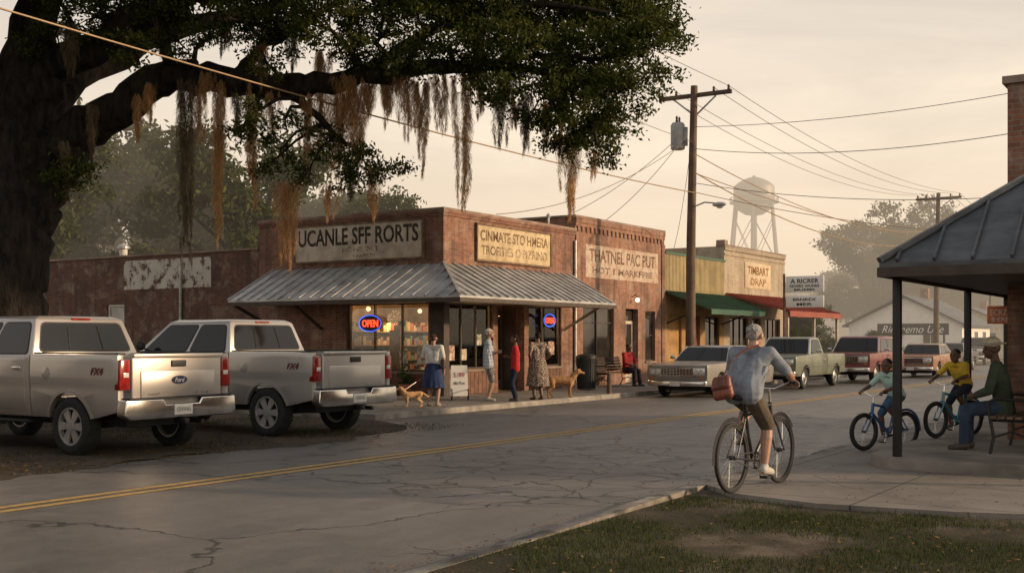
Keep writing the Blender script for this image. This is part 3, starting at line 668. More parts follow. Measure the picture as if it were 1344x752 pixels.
    if mod:
        for uu in (.34,.66): pane(A[1],A[0],Dn[0],Dn[1],uu-.006,uu+.006,.18,.86,.012,rw_,'window_divider',mat=M_dkpl,out=V((-1,0,0)),trim=False)
    for x in (xr,xf):
        for s in (1,-1): wheelmesh(T,x,s*(hw-.16),r,.25 if mod else .2,P['style'],s)
    for (d0,d1,dz0,dz1) in P['doors']:
        for s in (1,-1):
            b=B(); b.prism([(d0,dz0),(d1,dz0),(d1,dz1),(d0,dz1)],s*(hw-.03),s*(hw+.005)); b.cuts([zb+hz_*f for f in (.3,.44,.53,.62,.66,.78,.9)]); warp(b); d=b.obj('door',paint,T,bevel=.007,ang=24)
            h=B(); h.box(d0+.06,d0+.24,min(s*hw,s*(hw+.035)),max(s*hw,s*(hw+.035)),dz1-.16,dz1-.12); warp(h); h.obj('handle',M_chr,d,bevel=.008)
    for s in (1,-1):
        mx=gx1-.35; b=B(); b.sph((mx,s*(hw+.11),gz+.14),(.05,.1,.085 if mod else .05)); b.cyl((mx,s*(hw-.1),gz+.04),(mx,s*(hw+.08),gz+.11),.015,n=8); b.obj('wing_mirror',M_dkpl if mod else M_chr,T,smooth=True)
    return T,sy_
def silver(name,c,dirt=.45): return pm(name,c,.32,metal=.4,var=.05,scale=1.5,coat=.6,dirt=dirt)
def modern_pickup(label,loc,rot,paint,group,oval=True):
    P=dict(name='pickup_truck',style='modern',L=5.85,W=2.04,r=.405,xr=1.14,xf=4.82,zb=.52,paint=paint,bed=(.1,1.98,1.41),ar=1.2,
       top=[(5.66,.56),(5.74,.75),(5.72,1.12),(5.55,1.24),(4.55,1.33),(4.35,1.37),(2.01,1.40)],green=(2.03,4.42,2.2,3.72,1.36,1.95,.95,.77),
       split=[(.05,.42),(.47,.93)],doors=[(2.12,3.05,.6,1.35),(3.07,4.18,.6,1.34)])
    T,sy_=vehicle(P,label,loc,rot,'pickup truck',group); hw=1.02
    b=B(); b.box(.045,.105,-.80,.80,.70,1.405); tg=b.obj('tailgate',paint,T,bevel=.018,seg=3)
    b=B(); b.box(.026,.05,-.66,.66,.80,1.18); b.obj('pressed_panel',paint,tg,bevel=.011)
    b=B(); b.box(.0,.06,-.80,.80,1.365,1.418); b.obj('spoiler_lip',paint,tg,bevel=.012)
    b=B(); b.box(.022,.05,-.13,.13,1.235,1.325); b.obj('handle',M_dkpl,tg,bevel=.01)
    if oval:
        e=B(); e.lathe([(.001,-.012),(.125,-.012),(.125,.0),(.001,.0)],ax='x',n=28); 
        for i,v in enumerate(e.v): e.v[i]=(v[0],v[1],v[2]*.42)
        em=e.obj('emblem',pm('emblem_blue',(.012,.025,.09),.3,coat=.5,var=.05),tg,(.026,0,1.05)) 
        e=B(); e.lathe([(.13,-.008),(.14,-.008),(.14,.006),(.13,.006)],ax='x',n=28,closed=True)
        for i,v in enumerate(e.v): e.v[i]=(v[0],v[1],v[2]*.43)
        e.obj('emblem_ring',M_chr,em)
        text('emblem_lettering','Ford',.17,.06,M_whl,em,(-.0125,0,0),RL,.003,shear=.3)
    text('model_lettering','F - 1 5 0',.22,.035,M_chr,tg,(.024,-.42,.86),RL,.002)
    text('trim_lettering','LARIAT',.2,.03,M_chr,tg,(.024,.45,.86),RL,.002)
    for s in (1,-1):
        b=B(); b.prism([(.825*s,.93),(1.0*s,.93),(.985*s,1.345),(.825*s,1.345)],.055,.17,'x'); tl=b.obj('tail_light',M_redl,T,bevel=.018)
        b=B(); b.box(.046,.06,min(.85*s,.94*s),max(.85*s,.94*s),1.10,1.165); b.obj('reversing_lens',M_whl,tl,bevel=.006)
        text('side_decal','FX4',.26,.10,pm('decal_dark',(.10,.012,.012),.5),T,(.50,sy_(.5,s*1.026,1.18),1.18),RB if s>0 else RF,.004,bold=True,shear=.3)
        for cx in (1.14,4.82):
            b=B(); pts=arc(cx,.405,.495,.53,18)
            for i in range(len(pts)-1):
                p,q=pts[i],pts[i+1]; b.obox((p[0],sy_(p[0],s*1.012,p[1]),p[1]),(q[0],sy_(q[0],s*1.012,q[1]),q[1]),.045,.035,up=V((0,1,0)))
            b.obj('wheel_arch_trim',paint,T,smooth=True,ang=50)
        b=B(); b.box(2.05,4.1,min(s*.82,s*.99),max(s*.82,s*.99),.42,.47); b.obj('side_step',M_dkpl,T,bevel=.015)
        b=B(); b.prism([(.72*s,.86),(.93*s,.88),(.91*s,1.12),(.72*s,1.12)],5.62,5.76,'x'); b.obj('headlight',M_whl,T,bevel=.015)
        if s>0: b=B(); b.lathe([(.085,-.004),(.085,.004)],(1.62,sy_(1.62,1.021,1.14),1.14),'y',24); b.obj('fuel_filler',paint,T,bevel=.002)
    b=B(); b.prism([(-1.0,.58),(-.98,.80),(-.34,.80),(-.30,.72),(.30,.72),(.34,.80),(.98,.80),(1.0,.58),(.9,.52),(-.9,.52)],-.06,.12,'x'); bp=b.obj('rear_bumper',M_chr,T,bevel=.02,seg=3)
    b=B(); b.box(-.062,.13,-.92,.92,.802,.822); b.obj('bumper_step',M_dkpl,bp)
    b=B(); b.box(-.072,-.06,-.16,.16,.565,.715); lp=b.obj('licence_plate',M_white,bp,bevel=.004)
    text('plate_lettering','1ENWA5',.25,.065,pm('plate_green',(.03,.10,.06),.5),lp,(-.0735,0,.64),RL,.001)
    b=B(); b.box(-.14,.1,-.035,.035,.44,.51); b.obj('tow_hitch',M_black,T,bevel=.005)
    b=B(); b.box(2.185,2.215,-.16,.16,1.905,1.935); b.obj('high_stop_lamp',M_redl,T)
    b=B(); b.box(5.66,5.86,-.9,.9,.52,.74); b.obj('front_bumper',M_chr,T,bevel=.04)
    b=B(); b.box(5.64,5.765,-.7,.7,.78,1.14); b.obj('grille',M_dkpl,T,bevel=.03)
    return T
GT='pickup trucks parked nose in beside the building'
t1=modern_pickup('light gold-silver pickup truck parked next to the oak',(11.25,12.78,0),pi/2,silver('silver_beige_paint',(.43,.40,.375)),GT)
t2=modern_pickup('silver pickup truck parked beside the shop pavement',(15.0,12.72,0),pi/2,silver('silver_paint',(.44,.425,.405)),GT,False)
t3=copytree(t2,(7.45,12.85,0),pi/2,'silver pickup truck at the end of the parked row',GT)
def classic(label,loc,rot,kind,col,col2,group=None,L=5.1):
    paint=pm('old_paint',col,.35,var=.12,scale=2,coat=.5,dirt=.4)
    p2=pm('old_paint_roof',col2,.4,var=.1,scale=2,coat=.3) if col2 else paint
    if kind=='sedan':
        P=dict(name='parked_car',style='classic',L=L,W=1.9,r=.33,xr=1.15,xf=L-.95,zb=.3,paint=paint,paint2=p2,
         top=[(L-.06,.32),(L-.02,.55),(L-.02,.88),(L-.06,.91),(L-1.75,.97),(1.2,.98),(.12,.93),(.06,.88),(.09,.45)],
         green=(.95,L-1.65,1.45,L-2.2,.95,1.42,.84,.68),split=[(.08,.48),(.52,.93)],doors=[(1.65,2.55,.4,.90),(2.57,L-1.7,.4,.90)])
    elif kind=='pickup':
        P=dict(name='parked_pickup',style='classic',L=L,W=1.94,r=.36,xr=1.1,xf=L-.95,zb=.42,paint=paint,paint2=p2,bed=(.1,2.15,1.12),
         top=[(L-.08,.42),(L-.03,.6),(L-.03,1.02),(L-.08,1.07),(L-1.6,1.12),(2.18,1.12)],green=(2.2,L-1.55,2.36,L-2.05,1.10,1.68,.86,.72),split=[(.12,.88)],doors=[(2.35,L-1.55,.48,1.06)])
    else:
        P=dict(name='parked_car',style='classic',L=L,W=1.96,r=.37,xr=1.05,xf=L-.95,zb=.42,paint=paint,paint2=p2,
         top=[(L-.08,.42),(L-.03,.6),(L-.03,1.04),(L-.08,1.08),(L-1.45,1.12),(.12,1.12),(.08,.6)],green=(.14,L-1.4,.3,L-1.95,1.10,1.72,.88,.74),split=[(.05,.3),(.34,.62),(.66,.93)],doors=[(1.6,2.45,.48,1.06),(2.47,L-1.45,.48,1.06)])
    T,sy_=vehicle(P,label,loc,rot,'car' if kind!='pickup' else 'pickup truck',group)
    hi=P['top'][3][1]; hw=P['W']/2; zc=hi-.20
    b=B(); b.box(L-.1,L-.003,-hw*.88,hw*.88,zc-.13,zc+.13); g=b.obj('grille_surround',M_chr,T,bevel=.015)
    b=B(); b.box(L-.06,L+.004,-hw*.52,hw*.52,zc-.10,zc+.10); gr=b.obj('grille',M_dkpl,T)
    b=B()
    for i in range(5): b.box(L-.05,L+.012,-hw*.52,hw*.52,zc-.085+i*.042,zc-.075+i*.042)
    for i in range(11): y=-hw*.5+i*hw*.1; b.box(L-.05,L+.014,y-.006,y+.006,zc-.10,zc+.10)
    b.obj('grille_bars',M_chr,gr)
    gx0,gx1,rx0,rx1,gz,rz_,gw,rw=P['green']
    b=B()
    for s in (1,-1): b.obox((gx1+.01,s*(gw-.02),gz+.02),(rx1+.01,s*(rw-.02),rz_-.02),.03,.03)
    b.obox((gx1+.02,-gw+.03,gz+.02),(gx1+.02,gw-.03,gz+.02),.03,.03); b.obj('windscreen_trim',M_chr,T)
    for s in (1,-1):
        for q in ((.61,.77) if kind!='pickup' else (.70,)):
            b=B()
            if kind=='sedan': b.box(L-.04,L+.02,s*q*hw-.062,s*q*hw+.062,zc-.075,zc+.08); b.obj('headlight',M_whl,T,bevel=.012)
            else: rr=.075 if kind!='pickup' else .095; b.lathe([(rr*1.15,-.02),(rr*1.15,.02),(rr,.025),(rr*.7,.04),(.002,.05)],(L-.01,s*q*hw,zc+.005),'x',20); b.obj('headlight',M_whl,T,smooth=True)
        b=B(); b.box(L-.1,L+.01,min(s*hw*.74,s*hw*.86),max(s*hw*.74,s*hw*.86),zc-.19,zc-.14); b.obj('indicator',pm('amber_lens',(.5,.16,.03),.3),T)
        b=B(); b.box(.03,.1,min(s*hw*.55,s*hw*.88),max(s*hw*.55,s*hw*.88),zc-.08,zc+.05); b.obj('tail_light',M_redl,T,bevel=.01)
        b=B(); b.box(.5,L-.85,min(s*(hw-.02),s*(hw+.012)),max(s*(hw-.02),s*(hw+.012)),zc-.17,zc-.14)
        for i in range(len(b.v)): x,y,z=b.v[i]; b.v[i]=(x,sy_(x,y,z),z)
        b.obj('side_trim',M_chr,T)
    zb=P['zb']
    b=B(); b.prism([(L-.3,-hw*.95),(L+.02,-hw*.93),(L+.11,-hw*.75),(L+.12,0),(L+.11,hw*.75),(L+.02,hw*.93),(L-.3,hw*.95),(L-.3,hw*.88),(L-.02,hw*.8),(L-.02,-hw*.8),(L-.3,-hw*.88)],zb+.02,zb+.17,'z'); b.obj('front_bumper',M_chr,T,bevel=.018)
    b=B(); b.tube([(.3,-hw*.96,zb+.1),(.03,-hw*.88,zb+.1),(-.04,0,zb+.1),(.03,hw*.88,zb+.1),(.3,hw*.96,zb+.1)],[.07]*5,8); b.obj('rear_bumper',M_chr,T,smooth=True)
    b=B(); b.box(L+.125,L+.14,-.15,.15,zb+.02,zb+.16); b.obj('licence_plate',M_white,T)
    if kind=='pickup':
        b=B(); b.box(.05,.11,-.8,.8,.55,1.1); b.obj('tailgate',paint,T,bevel=.015)
    return T
GC='old cars parked along the far kerb'
classic('beige-grey old boxy sedan with chrome bumper at the kerb',(34.75,13.55,0),pi,'sedan',(.24,.225,.20),None,GC,5.2)
classic('faded green old pickup truck at the kerb',(41.3,13.3,0),pi,'pickup',(.17,.19,.14),(.26,.28,.22),GC,5.3)
classic('dark red old truck-like car with chrome grille',(47.3,12.75,0),pi,'wagon',(.18,.035,.03),None,GC,4.9)
classic('orange-tan old sedan coming along the street',(54.8,12.2,0),pi,'sedan',(.36,.18,.10),(.42,.31,.22),GC,4.9)
classic('dark estate car parked in front of the white house',(81,15.2,0),pi,'wagon',(.03,.03,.035),None,GC,4.6)
classic('dark sedan parked beyond the signs',(66.5,13.6,0),pi,'sedan',(.08,.07,.07),None,GC,4.9)
# ------------------------------------------------------------ ground, road, pavement
def slab(name,poly,z0,z1,mat,bev=0,kind='structure'):
    b=B(); b.prism(poly,z0,z1,'z'); return b.obj(name,mat,kind=kind,bevel=bev)
def sheet(name,poly,z,mat):
    b=B(); b.add([(x,y,z) for x,y in poly],[tuple(range(len(poly)))]); return b.obj(name,mat,kind='structure')
sheet('ground',[(-900,-900),(1500,-900),(1500,1500),(-900,1500)],-.01,M_ground)
sheet('road',[(-120,4.72),(500,4.72),(500,14.81),(17.9,14.81),(17.0,13.6),(16,12.65),(8,12.4),(-120,12.4)],.0,M_asph)
random.seed(3)
edge=[(x,12.45+.28*math.sin(x*1.3)+.2*random.uniform(-1,1)) for x in np.arange(-30,16.3,.35)]
sheet('gravel_verge',[(-60,12.2)]+edge+[(16.6,12.9),(17.2,13.4),(18.02,14.75),(18.02,26),(24.8,26),(24.8,36),(-60,36)],.004,M_grav)
for nm,y0 in (('road_marking',9.85),('road_marking',10.09)): sheet(nm,[(-120,y0),(400,y0),(400,y0+.13),(-120,y0+.13)],.005,M_yel)
slab('pavement',[(18.15,14.95),(64,14.95),(64,18.2),(24.9,18.2),(24.9,25.5),(18.15,25.5)],-.2,.12,M_conc)
slab('kerb',[(18.0,14.8),(64,14.8),(64,14.95),(18.15,14.95),(18.15,25.5),(18.0,25.5)],-.2,.125,pm('kerb_concrete',(.27,.245,.215),.85,var=.35,scale=2.5,bump=.4),.02)
def yk(x):
    t_=min(1,max(0,(x-4.5)/9)); return 4.80+.20*t_*t_*(3-2*t_)
def hk(x):
    t_=min(1,max(0,(x-6.0)/5)); return .075+.048*t_*t_*(3-2*t_)
slab('pavement',[(10.3,-30),(120,-30),(120,4.86),(13.0,4.86),(11.2,4.80),(10.7,4.3),(10.45,3.4),(10.6,2.2),(11.0,1.0)],-.2,.118,M_conc)
mk_=pm('kerb_concrete_worn',(.19,.17,.145),.9,var=.6,scale=3.5,bump=.8,bscale=18)
b=B(); xs=list(np.arange(-20,60,.2)); n=len(xs); vs=[]
for x in xs:
    a=.012*random.uniform(-1,1); c_=.010*random.uniform(-1,0); y_=yk(x); h_=hk(x)
    if random.random()<.12: a-=.035; c_-=.02
    vs+=[(x,y_-.17,-.1),(x,y_-.17,h_+c_*.5),(x,y_-.02+a*.5,h_-.003+c_),(x,y_+a,h_*.6+c_),(x,y_+a*.4,-.1)]
b.add(vs,[(i*5+j,i*5+j+1,(i+1)*5+j+1,(i+1)*5+j) for i in range(n-1) for j in range(4)]); b.obj('kerb',mk_,kind='structure',smooth=True,ang=60)
LZ=.07
slab('lawn',[(-60,-30),(10.3,-30),(11.0,1.0),(10.6,2.2),(10.45,3.4),(10.7,4.3),(11.2,4.78),(10.2,4.76),(8.5,4.72),(7.5,4.68),(6.5,4.65),(-60,4.65)],-.2,LZ,M_lawn)
ar=[(13.6+.7-.7*math.cos(a),3.95-.7+.7*math.sin(a)) for a in [pi/2*i/8 for i in range(9)]]
slab('shelter_platform',ar+[(24,3.95),(24,-6),(13.6,-6)],-.1,.25,pm('platform_concrete',(.21,.185,.16),.85,var=.4,scale=1.2,bump=.4),.03)
from mathutils import noise as mn
def blades(name,n,fn,h0,h1,w,mat,lean=.5,z=.1):
    P=fn(n); n=len(P); h=rng.uniform(h0,h1,n); a=rng.uniform(0,2*pi,n); a2=rng.uniform(0,2*pi,n); ln=rng.uniform(0,lean,n)*h
    dx,dy=np.cos(a)*w/2,np.sin(a)*w/2
    v=np.zeros((n,3,3)); v[:,0,0]=P[:,0]-dx;v[:,0,1]=P[:,1]-dy;v[:,1,0]=P[:,0]+dx;v[:,1,1]=P[:,1]+dy;v[:,2,0]=P[:,0]+np.cos(a2)*ln;v[:,2,1]=P[:,1]+np.sin(a2)*ln
    v[:,:2,2]=z;v[:,2,2]=z+h
    return npmesh(name,v.reshape(-1,3),np.arange(n*3).reshape(-1,3),mat,kind='stuff')
bare=[(8.2,3.1,.55,.4),(9.1,4.0,.5,.3),(7.0,1.6,.6,.35),(9.6,1.6,.45,.4),(6.6,4.5,.5,.2)]
def lawnpts(n):
    p=np.stack([rng.uniform(3,10.55,n),rng.uniform(-1.5,4.68,n)],1)
    q=np.array([mn.noise(V((x*.9,y*.9,3))) + .45*mn.noise(V((x*3.5,y*3.5,7))) for x,y in p])
    for cx,cy,a,b_ in bare: q+=.8*np.exp(-(((p[:,0]-cx)/a)**2+((p[:,1]-cy)/b_)**2))
    return p[(q<.18+rng.uniform(-.22,.22,n))]
blades('grass',100000,lawnpts,.015,.055,.006,leafmat('grass_blades',(.022,.036,.011),(.10,.12,.04),.2),1.1,LZ)
def edgepts(n):
    p=np.stack([rng.uniform(-5,17.5,n),rng.uniform(12.3,22,n)],1); q=np.array([mn.noise(V((x*.5,y*.5,9))) for x,y in p]); return p[q>.08]
blades('verge_grass',26000,edgepts,.03,.09,.01,leafmat('verge_blades',(.03,.04,.015),(.11,.11,.05),.2),.8,.004)
def kerbpts(n):
    x=rng.uniform(3,30,n); q=np.array([mn.noise(V((a*.8,0,5))) for a in x]); p=np.stack([x,np.array([yk(a) for a in x])+np.abs(rng.normal(0,.03,n))],1); return p[q>.1]
blades('kerb_weeds',2600,kerbpts,.02,.06,.007,leafmat('weed_blades',(.03,.04,.015),(.13,.12,.05),.2),.9,.0)
def quads(C,U,Wv):
    n=len(C); v=np.stack([C-U,C-U*.15-Wv,C+U,C-U*.15+Wv],1).reshape(-1,3); return v,np.arange(n*4).reshape(-1,4)
def flat_leaves(name,pts,z,size,mat):
    n=len(pts); a=rng.uniform(0,2*pi,n); C=np.c_[pts,np.full(n,z)+rng.uniform(.004,.018,n)]; s=rng.uniform(.5,1,n)[:,None]*size
    tl=rng.uniform(-.3,.3,n)
    U=np.c_[np.cos(a),np.sin(a),tl]*s; Wv=np.c_[-np.sin(a),np.cos(a),rng.uniform(-.4,.4,n)]*s*.45
    v,f=quads(C,U,Wv); return npmesh(name,v,f,mat,kind='stuff')
M_fall=leafmat('fallen_leaf',(.07,.04,.02),(.28,.17,.08),.1)
flat_leaves('fallen_leaves',np.stack([rng.uniform(3,10.5,2600),rng.uniform(-1,4.65,2600)],1),LZ+.01,.026,M_fall)
flat_leaves('fallen_leaves',np.stack([rng.uniform(0,18,3500),12.2+np.abs(rng.normal(0,3,3500))],1),.008,.035,M_fall)
flat_leaves('fallen_leaves',np.stack([rng.uniform(-2,30,900),5.0+np.abs(rng.normal(0,.2,900))],1),.003,.026,M_fall)
flat_leaves('fallen_leaves',np.stack([rng.uniform(10.8,13.5,200),rng.uniform(.5,4.8,200)],1),.12,.022,M_fall)
flat_leaves('fallen_leaves',np.stack([rng.uniform(18.2,25,400),rng.uniform(14.9,18,400)],1),.12,.03,M_fall)
# ------------------------------------------------------------ buildings
def wallmesh(b,u0,u1,z0,z1,ops,th,mp,m=0):
    us=sorted({u0,u1}|{x for o in ops for x in o[:2]}); zs=sorted({z0,z1}|{x for o in ops for x in o[2:4]})
    solid=lambda i,j: 0<=i<len(us)-1 and 0<=j<len(zs)-1 and not any(o[0]-1e-6<=us[i] and us[i+1]<=o[1]+1e-6 and o[2]-1e-6<=zs[j] and zs[j+1]<=o[3]+1e-6 for o in ops)
    for i in range(len(us)-1):
        for j in range(len(zs)-1):
            if not solid(i,j): continue
            a,c,d,e=us[i],us[i+1],zs[j],zs[j+1]
            b.add([mp(a,0,d),mp(c,0,d),mp(c,0,e),mp(a,0,e)],[(0,1,2,3)],m); b.add([mp(a,th,d),mp(a,th,e),mp(c,th,e),mp(c,th,d)],[(0,1,2,3)],m)
            if not solid(i-1,j): b.add([mp(a,0,d),mp(a,0,e),mp(a,th,e),mp(a,th,d)],[(0,1,2,3)],m)
            if not solid(i+1,j): b.add([mp(c,0,d),mp(c,th,d),mp(c,th,e),mp(c,0,e)],[(0,1,2,3)],m)
            if not solid(i,j-1): b.add([mp(a,0,d),mp(a,th,d),mp(c,th,d),mp(c,0,d)],[(0,1,2,3)],m)
            if not solid(i,j+1): b.add([mp(a,0,e),mp(c,0,e),mp(c,th,e),mp(a,th,e)],[(0,1,2,3)],m)
FR=lambda u,d,z:(u,d,z)
LF=lambda u,d,z:(d,u,z)
def mbox(b,mp,u0,u1,d0,d1,z0,z1):
    p=mp(u0,d0,z0);q=mp(u1,d1,z1); b.box(min(p[0],q[0]),max(p[0],q[0]),min(p[1],q[1]),max(p[1],q[1]),z0,z1)
def window(T,mp,u0,u1,z0,z1,nu=1,nz=(),fm=None,gm=None,d=.1,fw=.05,name='window'):
    b=B(); mbox(b,mp,u0+.004,u1-.004,d+.02,d+.028,z0+.004,z1-.004); w=b.obj(name,gm or M_dwin,T)
    f=B(); e=.003
    mbox(f,mp,u0+e,u0+fw,d-.02,d+.06,z0+e,z1-e); mbox(f,mp,u1-fw,u1-e,d-.02,d+.06,z0+e,z1-e); mbox(f,mp,u0+fw,u1-fw,d-.018,d+.058,z0+e,z0+fw); mbox(f,mp,u0+fw,u1-fw,d-.018,d+.058,z1-fw,z1-e)
    for i in range(1,nu):
        c=u0+(u1-u0)*i/nu; mbox(f,mp,c-fw*.4,c+fw*.4,d-.014,d+.052,z0+fw,z1-fw)
    for zz in nz: mbox(f,mp,u0+fw,u1-fw,d-.01,d+.048,zz-fw*.35,zz+fw*.35)
    f.obj('frame',fm or M_dkwood,w)
    s=B(); mbox(s,mp,u0-.03,u1+.03,-.05,.04,z0-.06,z0-.003); s.obj('sill',M_cop,w)
    return w
def door(T,mp,u0,u1,z0,z1,mat,d=.15,glass=None,name='door'):
    b=B(); 
    if glass:
        w=.11; mbox(b,mp,u0+.01,u0+w,d,d+.05,z0,z1-.01); mbox(b,mp,u1-w,u1-.01,d,d+.05,z0,z1-.01); mbox(b,mp,u0+w,u1-w,d+.002,d+.048,z1-w,z1-.01); mbox(b,mp,u0+w,u1-w,d+.002,d+.048,z0,z0+.3)
        o=b.obj(name,mat,T); g=B(); mbox(g,mp,u0+w,u1-w,d+.02,d+.028,z0+.3,z1-w); g.obj('door_glass',glass,o)
    else:
        mbox(b,mp,u0+.01,u1-.01,d,d+.05,z0,z1-.01); o=b.obj(name,mat,T,bevel=.006)
        p=B(); 
        for k in (0,1): a=z0+.2+k*(z1-z0-.2)/2; mbox(p,mp,u0+.15,u1-.15,d-.012,d+.01,a,a+(z1-z0)/2-.3)
        p.obj('door_panel',mat,o,bevel=.006)
    h=B(); q=mp(u0+.1,d-.04,1.05+z0); h.sph(q,.03); h.obj('handle',M_chr,o,smooth=True); return o
def coping(T,x0,x1,y0,y1,z,w=.3,mat=None,o=.04):
    b=B(); b.box(x0-o,x1+o,y0-o,y0+w,z,z+.07); b.box(x0-o,x1+o,y1-w,y1+o,z,z+.07); b.box(x0-o,x0+w,y0+w,y1-w,z,z+.07); b.box(x1-w,x1+o,y0+w,y1-w,z,z+.07)
    return b.obj('coping',mat or M_cop,T)
T=thing('brick_shop',(24.7,18,0),0,'low red brick corner shop with metal canopy and lit windows','building')
Wd,Dp,Hh=7.0,6.7,5.02
fops=[(.22,2.35,.8,2.6),(2.6,4.0,.12,2.62),(4.25,6.15,.8,2.6)]; lops=[(.5,3.35,.75,2.6)]
b=B(); wallmesh(b,0,Wd,0,Hh,fops,.28,FR); wallmesh(b,.281,Dp,0,Hh,lops,.28,LF)
wallmesh(b,.281,Dp,0,Hh,[],.28,lambda u,d,z:(Wd-d,u,z)); wallmesh(b,.281,Wd-.281,0,Hh,[],.28,lambda u,d,z:(u,Dp-d,z))
b.obj('wall',M_brick,T,uv=True)
b=B(); b.box(.28,Wd-.28,.28,Dp-.28,4.5,4.6); b.obj('roof',pm('tar_roof',(.06,.055,.05),.9),T)
coping(T,0,Wd,0,Dp,Hh)
b=B()
for z,o in ((4.88,.03),(4.95,.055)):
    b.box(-o,Wd,-o,-.002,z,z+.068); b.box(-o,-.002,0,Dp,z,z+.068)
b.obj('cornice',M_brick,T,uv=True)
b=B(); b.box(-.05,.2,-.05,-.004,.12,2.95); b.box(-.05,-.004,-.004,.42,.12,2.95); b.box(-.04,Wd*.9,-.045,-.004,2.66,2.9); b.box(-.045,-.004,.43,3.5,2.66,2.9); b.obj('storefront_trim',M_dkwood,T)
mpan=pm('brown_panelling',(.14,.065,.04),.7,var=.3,scale=5)
for ax_,u0,n_,st_,w_ in (('F',.23,11,.195,.18),('F',4.27,10,.19,.175),('L',.52,14,.203,.185)):
    b=B()
    for i in range(n_):
        u=u0+i*st_
        if ax_=='F': b.box(u,u+w_,-.03,-.004,.14,.72)
        else: b.box(-.03,-.004,u,u+w_,.14,.68)
    if ax_=='F': b.box(u0,u0+n_*st_,-.012,-.004,.13,.73)
    else: b.box(-.012,-.004,u0,u0+n_*st_,.13,.69)
    b.obj('stall_riser',mpan,T)
window(T,FR,.22,2.35,.8,2.6,3,(),M_dkwood,M_glass); window(T,FR,4.25,6.15,.8,2.6,2,(),M_dkwood,M_glass); window(T,LF,.5,3.35,.75,2.6,3,(),M_dkwood,M_glass)
door(T,FR,2.68,3.92,.13,2.3,M_dkwood,.7,M_glass)
b=B(); b.box(2.6,2.68,.281,.8,.12,2.62); b.box(3.92,4.0,.281,.8,.12,2.62); b.box(2.68,3.92,.68,.78,2.3,2.62); b.obj('door_surround',M_dkwood,T)
zt,ze,pj=3.62,2.68,1.8
cn=B(); e=.045
def sl(b,pts,th): n=len(pts); b.add([p for p in pts]+[(p[0],p[1],p[2]-th) for p in pts],[tuple(range(n)),tuple(range(n,2*n))[::-1]]+[(i,(i+1)%n,n+(i+1)%n,n+i) for i in range(n)])
sl(cn,[(-.002,6.1,zt),(-.002,-.002,zt),(-pj,-pj,ze),(-pj,6.1,ze)],e); sl(cn,[(-.002,-.002,zt),(6.85,-.002,zt),(6.3,-pj,ze),(-pj,-pj,ze)],e)
can=cn.obj('canopy',M_galv,T)
rb=B()
y=-pj+.3
while y<6.1:
    f=0 if y>=0 else -y/pj
    rb.obox((-pj*f,y,zt+(ze-zt)*f+.02),(-pj-.01,y,ze+.02),.035,.045); y+=.38
x=-pj+.3
while x<6.7:
    f=0 if x>=0 else -x/pj; f1=1 if x<6.3 else (6.85-x)/.55
    rb.obox((x,-pj*f,zt+(ze-zt)*f+.02),(x,-pj*f1,zt+(ze-zt)*f1+.02),.035,.045); x+=.38
rb.obox((0,0,zt+.03),(-pj,-pj,ze+.03),.07,.06); rb.obj('standing_seam',M_galv,can)
fb=B(); fb.box(-pj-.03,-pj+.01,-pj-.03,6.1,ze-.15,ze-.048); fb.box(-pj+.01,6.3,-pj-.03,-pj+.01,ze-.15,ze-.048); fb.obj('fascia',M_dkwood,can)
sf=B(); sf.box(-pj+.02,-.06,-pj+.02,6.05,ze-.10,ze-.06); sf.box(-.06,6.2,-pj+.02,-.06,ze-.10,ze-.06); sf.obj('soffit',M_wood,can)
for p,q in (((-.05,6.0,1.9),(-pj+.1,6.0,ze-.1)),((-.05,4.2,1.9),(-1.2,4.2,ze-.1)),((6.2,-.05,1.9),(6.2,-1.3,ze-.1))):
    k=B(); k.obox(p,q,.07,.07); k.obj('bracket',M_dkwood,T)
k=B(); k.cyl((.06+Wd-.15,-.06,.12),(Wd-.09,-.06,4.7),.045,n=10); k.obj('downpipe',M_galv,T,smooth=True)
b=B(); b.box(.3,Wd-.3,.3,Dp-.3,.08,.12); b.obj('floor',pm('shop_floor',(.2,.14,.09),.5),T)
b=B(); b.box(Wd-.36,Wd-.3,.3,Dp-.3,.12,3.0); b.box(.3,Wd-.36,Dp-.36,Dp-.3,.12,3.0); b.box(.285,Wd-.36,.285,Dp-.36,3.0,3.05); b.obj('interior_lining',pm('warm_plaster',(.38,.26,.16),.9,var=.3,scale=2),T)
cols=[(.30,.08,.05),(.34,.24,.10),(.10,.14,.18),(.12,.18,.10),(.45,.38,.28),(.24,.12,.07),(.30,.18,.12)]
gm=[pm('goods',c,.6,var=.3) for c in cols]
for k_,(sx,sy,w_,rz_) in enumerate([(1.0,2.2,2.6,0),(1.0,4.2,3.0,0),(4.4,2.6,1.6,0),(6.2,3.4,2.9,-pi/2),(.9,5.6,3.4,0),(3.9,5.3,2.6,-pi/2)]):
    s=thing('display_shelf',(24.7+sx,18+sy,.12),rz_,'wooden display shelf stacked with goods inside the shop','shelf','display shelves')
    b=B(); b.box(-.02,0,0,.4,0,1.75); b.box(w_,w_+.02,0,.4,0,1.75); b.box(0,w_,.38,.4,0,1.75)
    for z in (.1,.5,.9,1.3,1.7): b.box(0,w_,0,.38,z,z+.03)
    b.obj('shelf_frame',M_wood,s)
    g=B()
    for z in (.13,.53,.93,1.33,1.73):
        x=.05
        while x<w_-.2:
            ww=random.uniform(.06,.18); g.box(x,x+ww*.9,.03,.3,z,z+random.uniform(.10,.30),random.randrange(7)); x+=ww*random.choice([1,1,1,2])
    g.obj('shelf_goods',gm,s,kind='stuff')
mb_=emat('warm_bulb',(1,.72,.38),2.2)
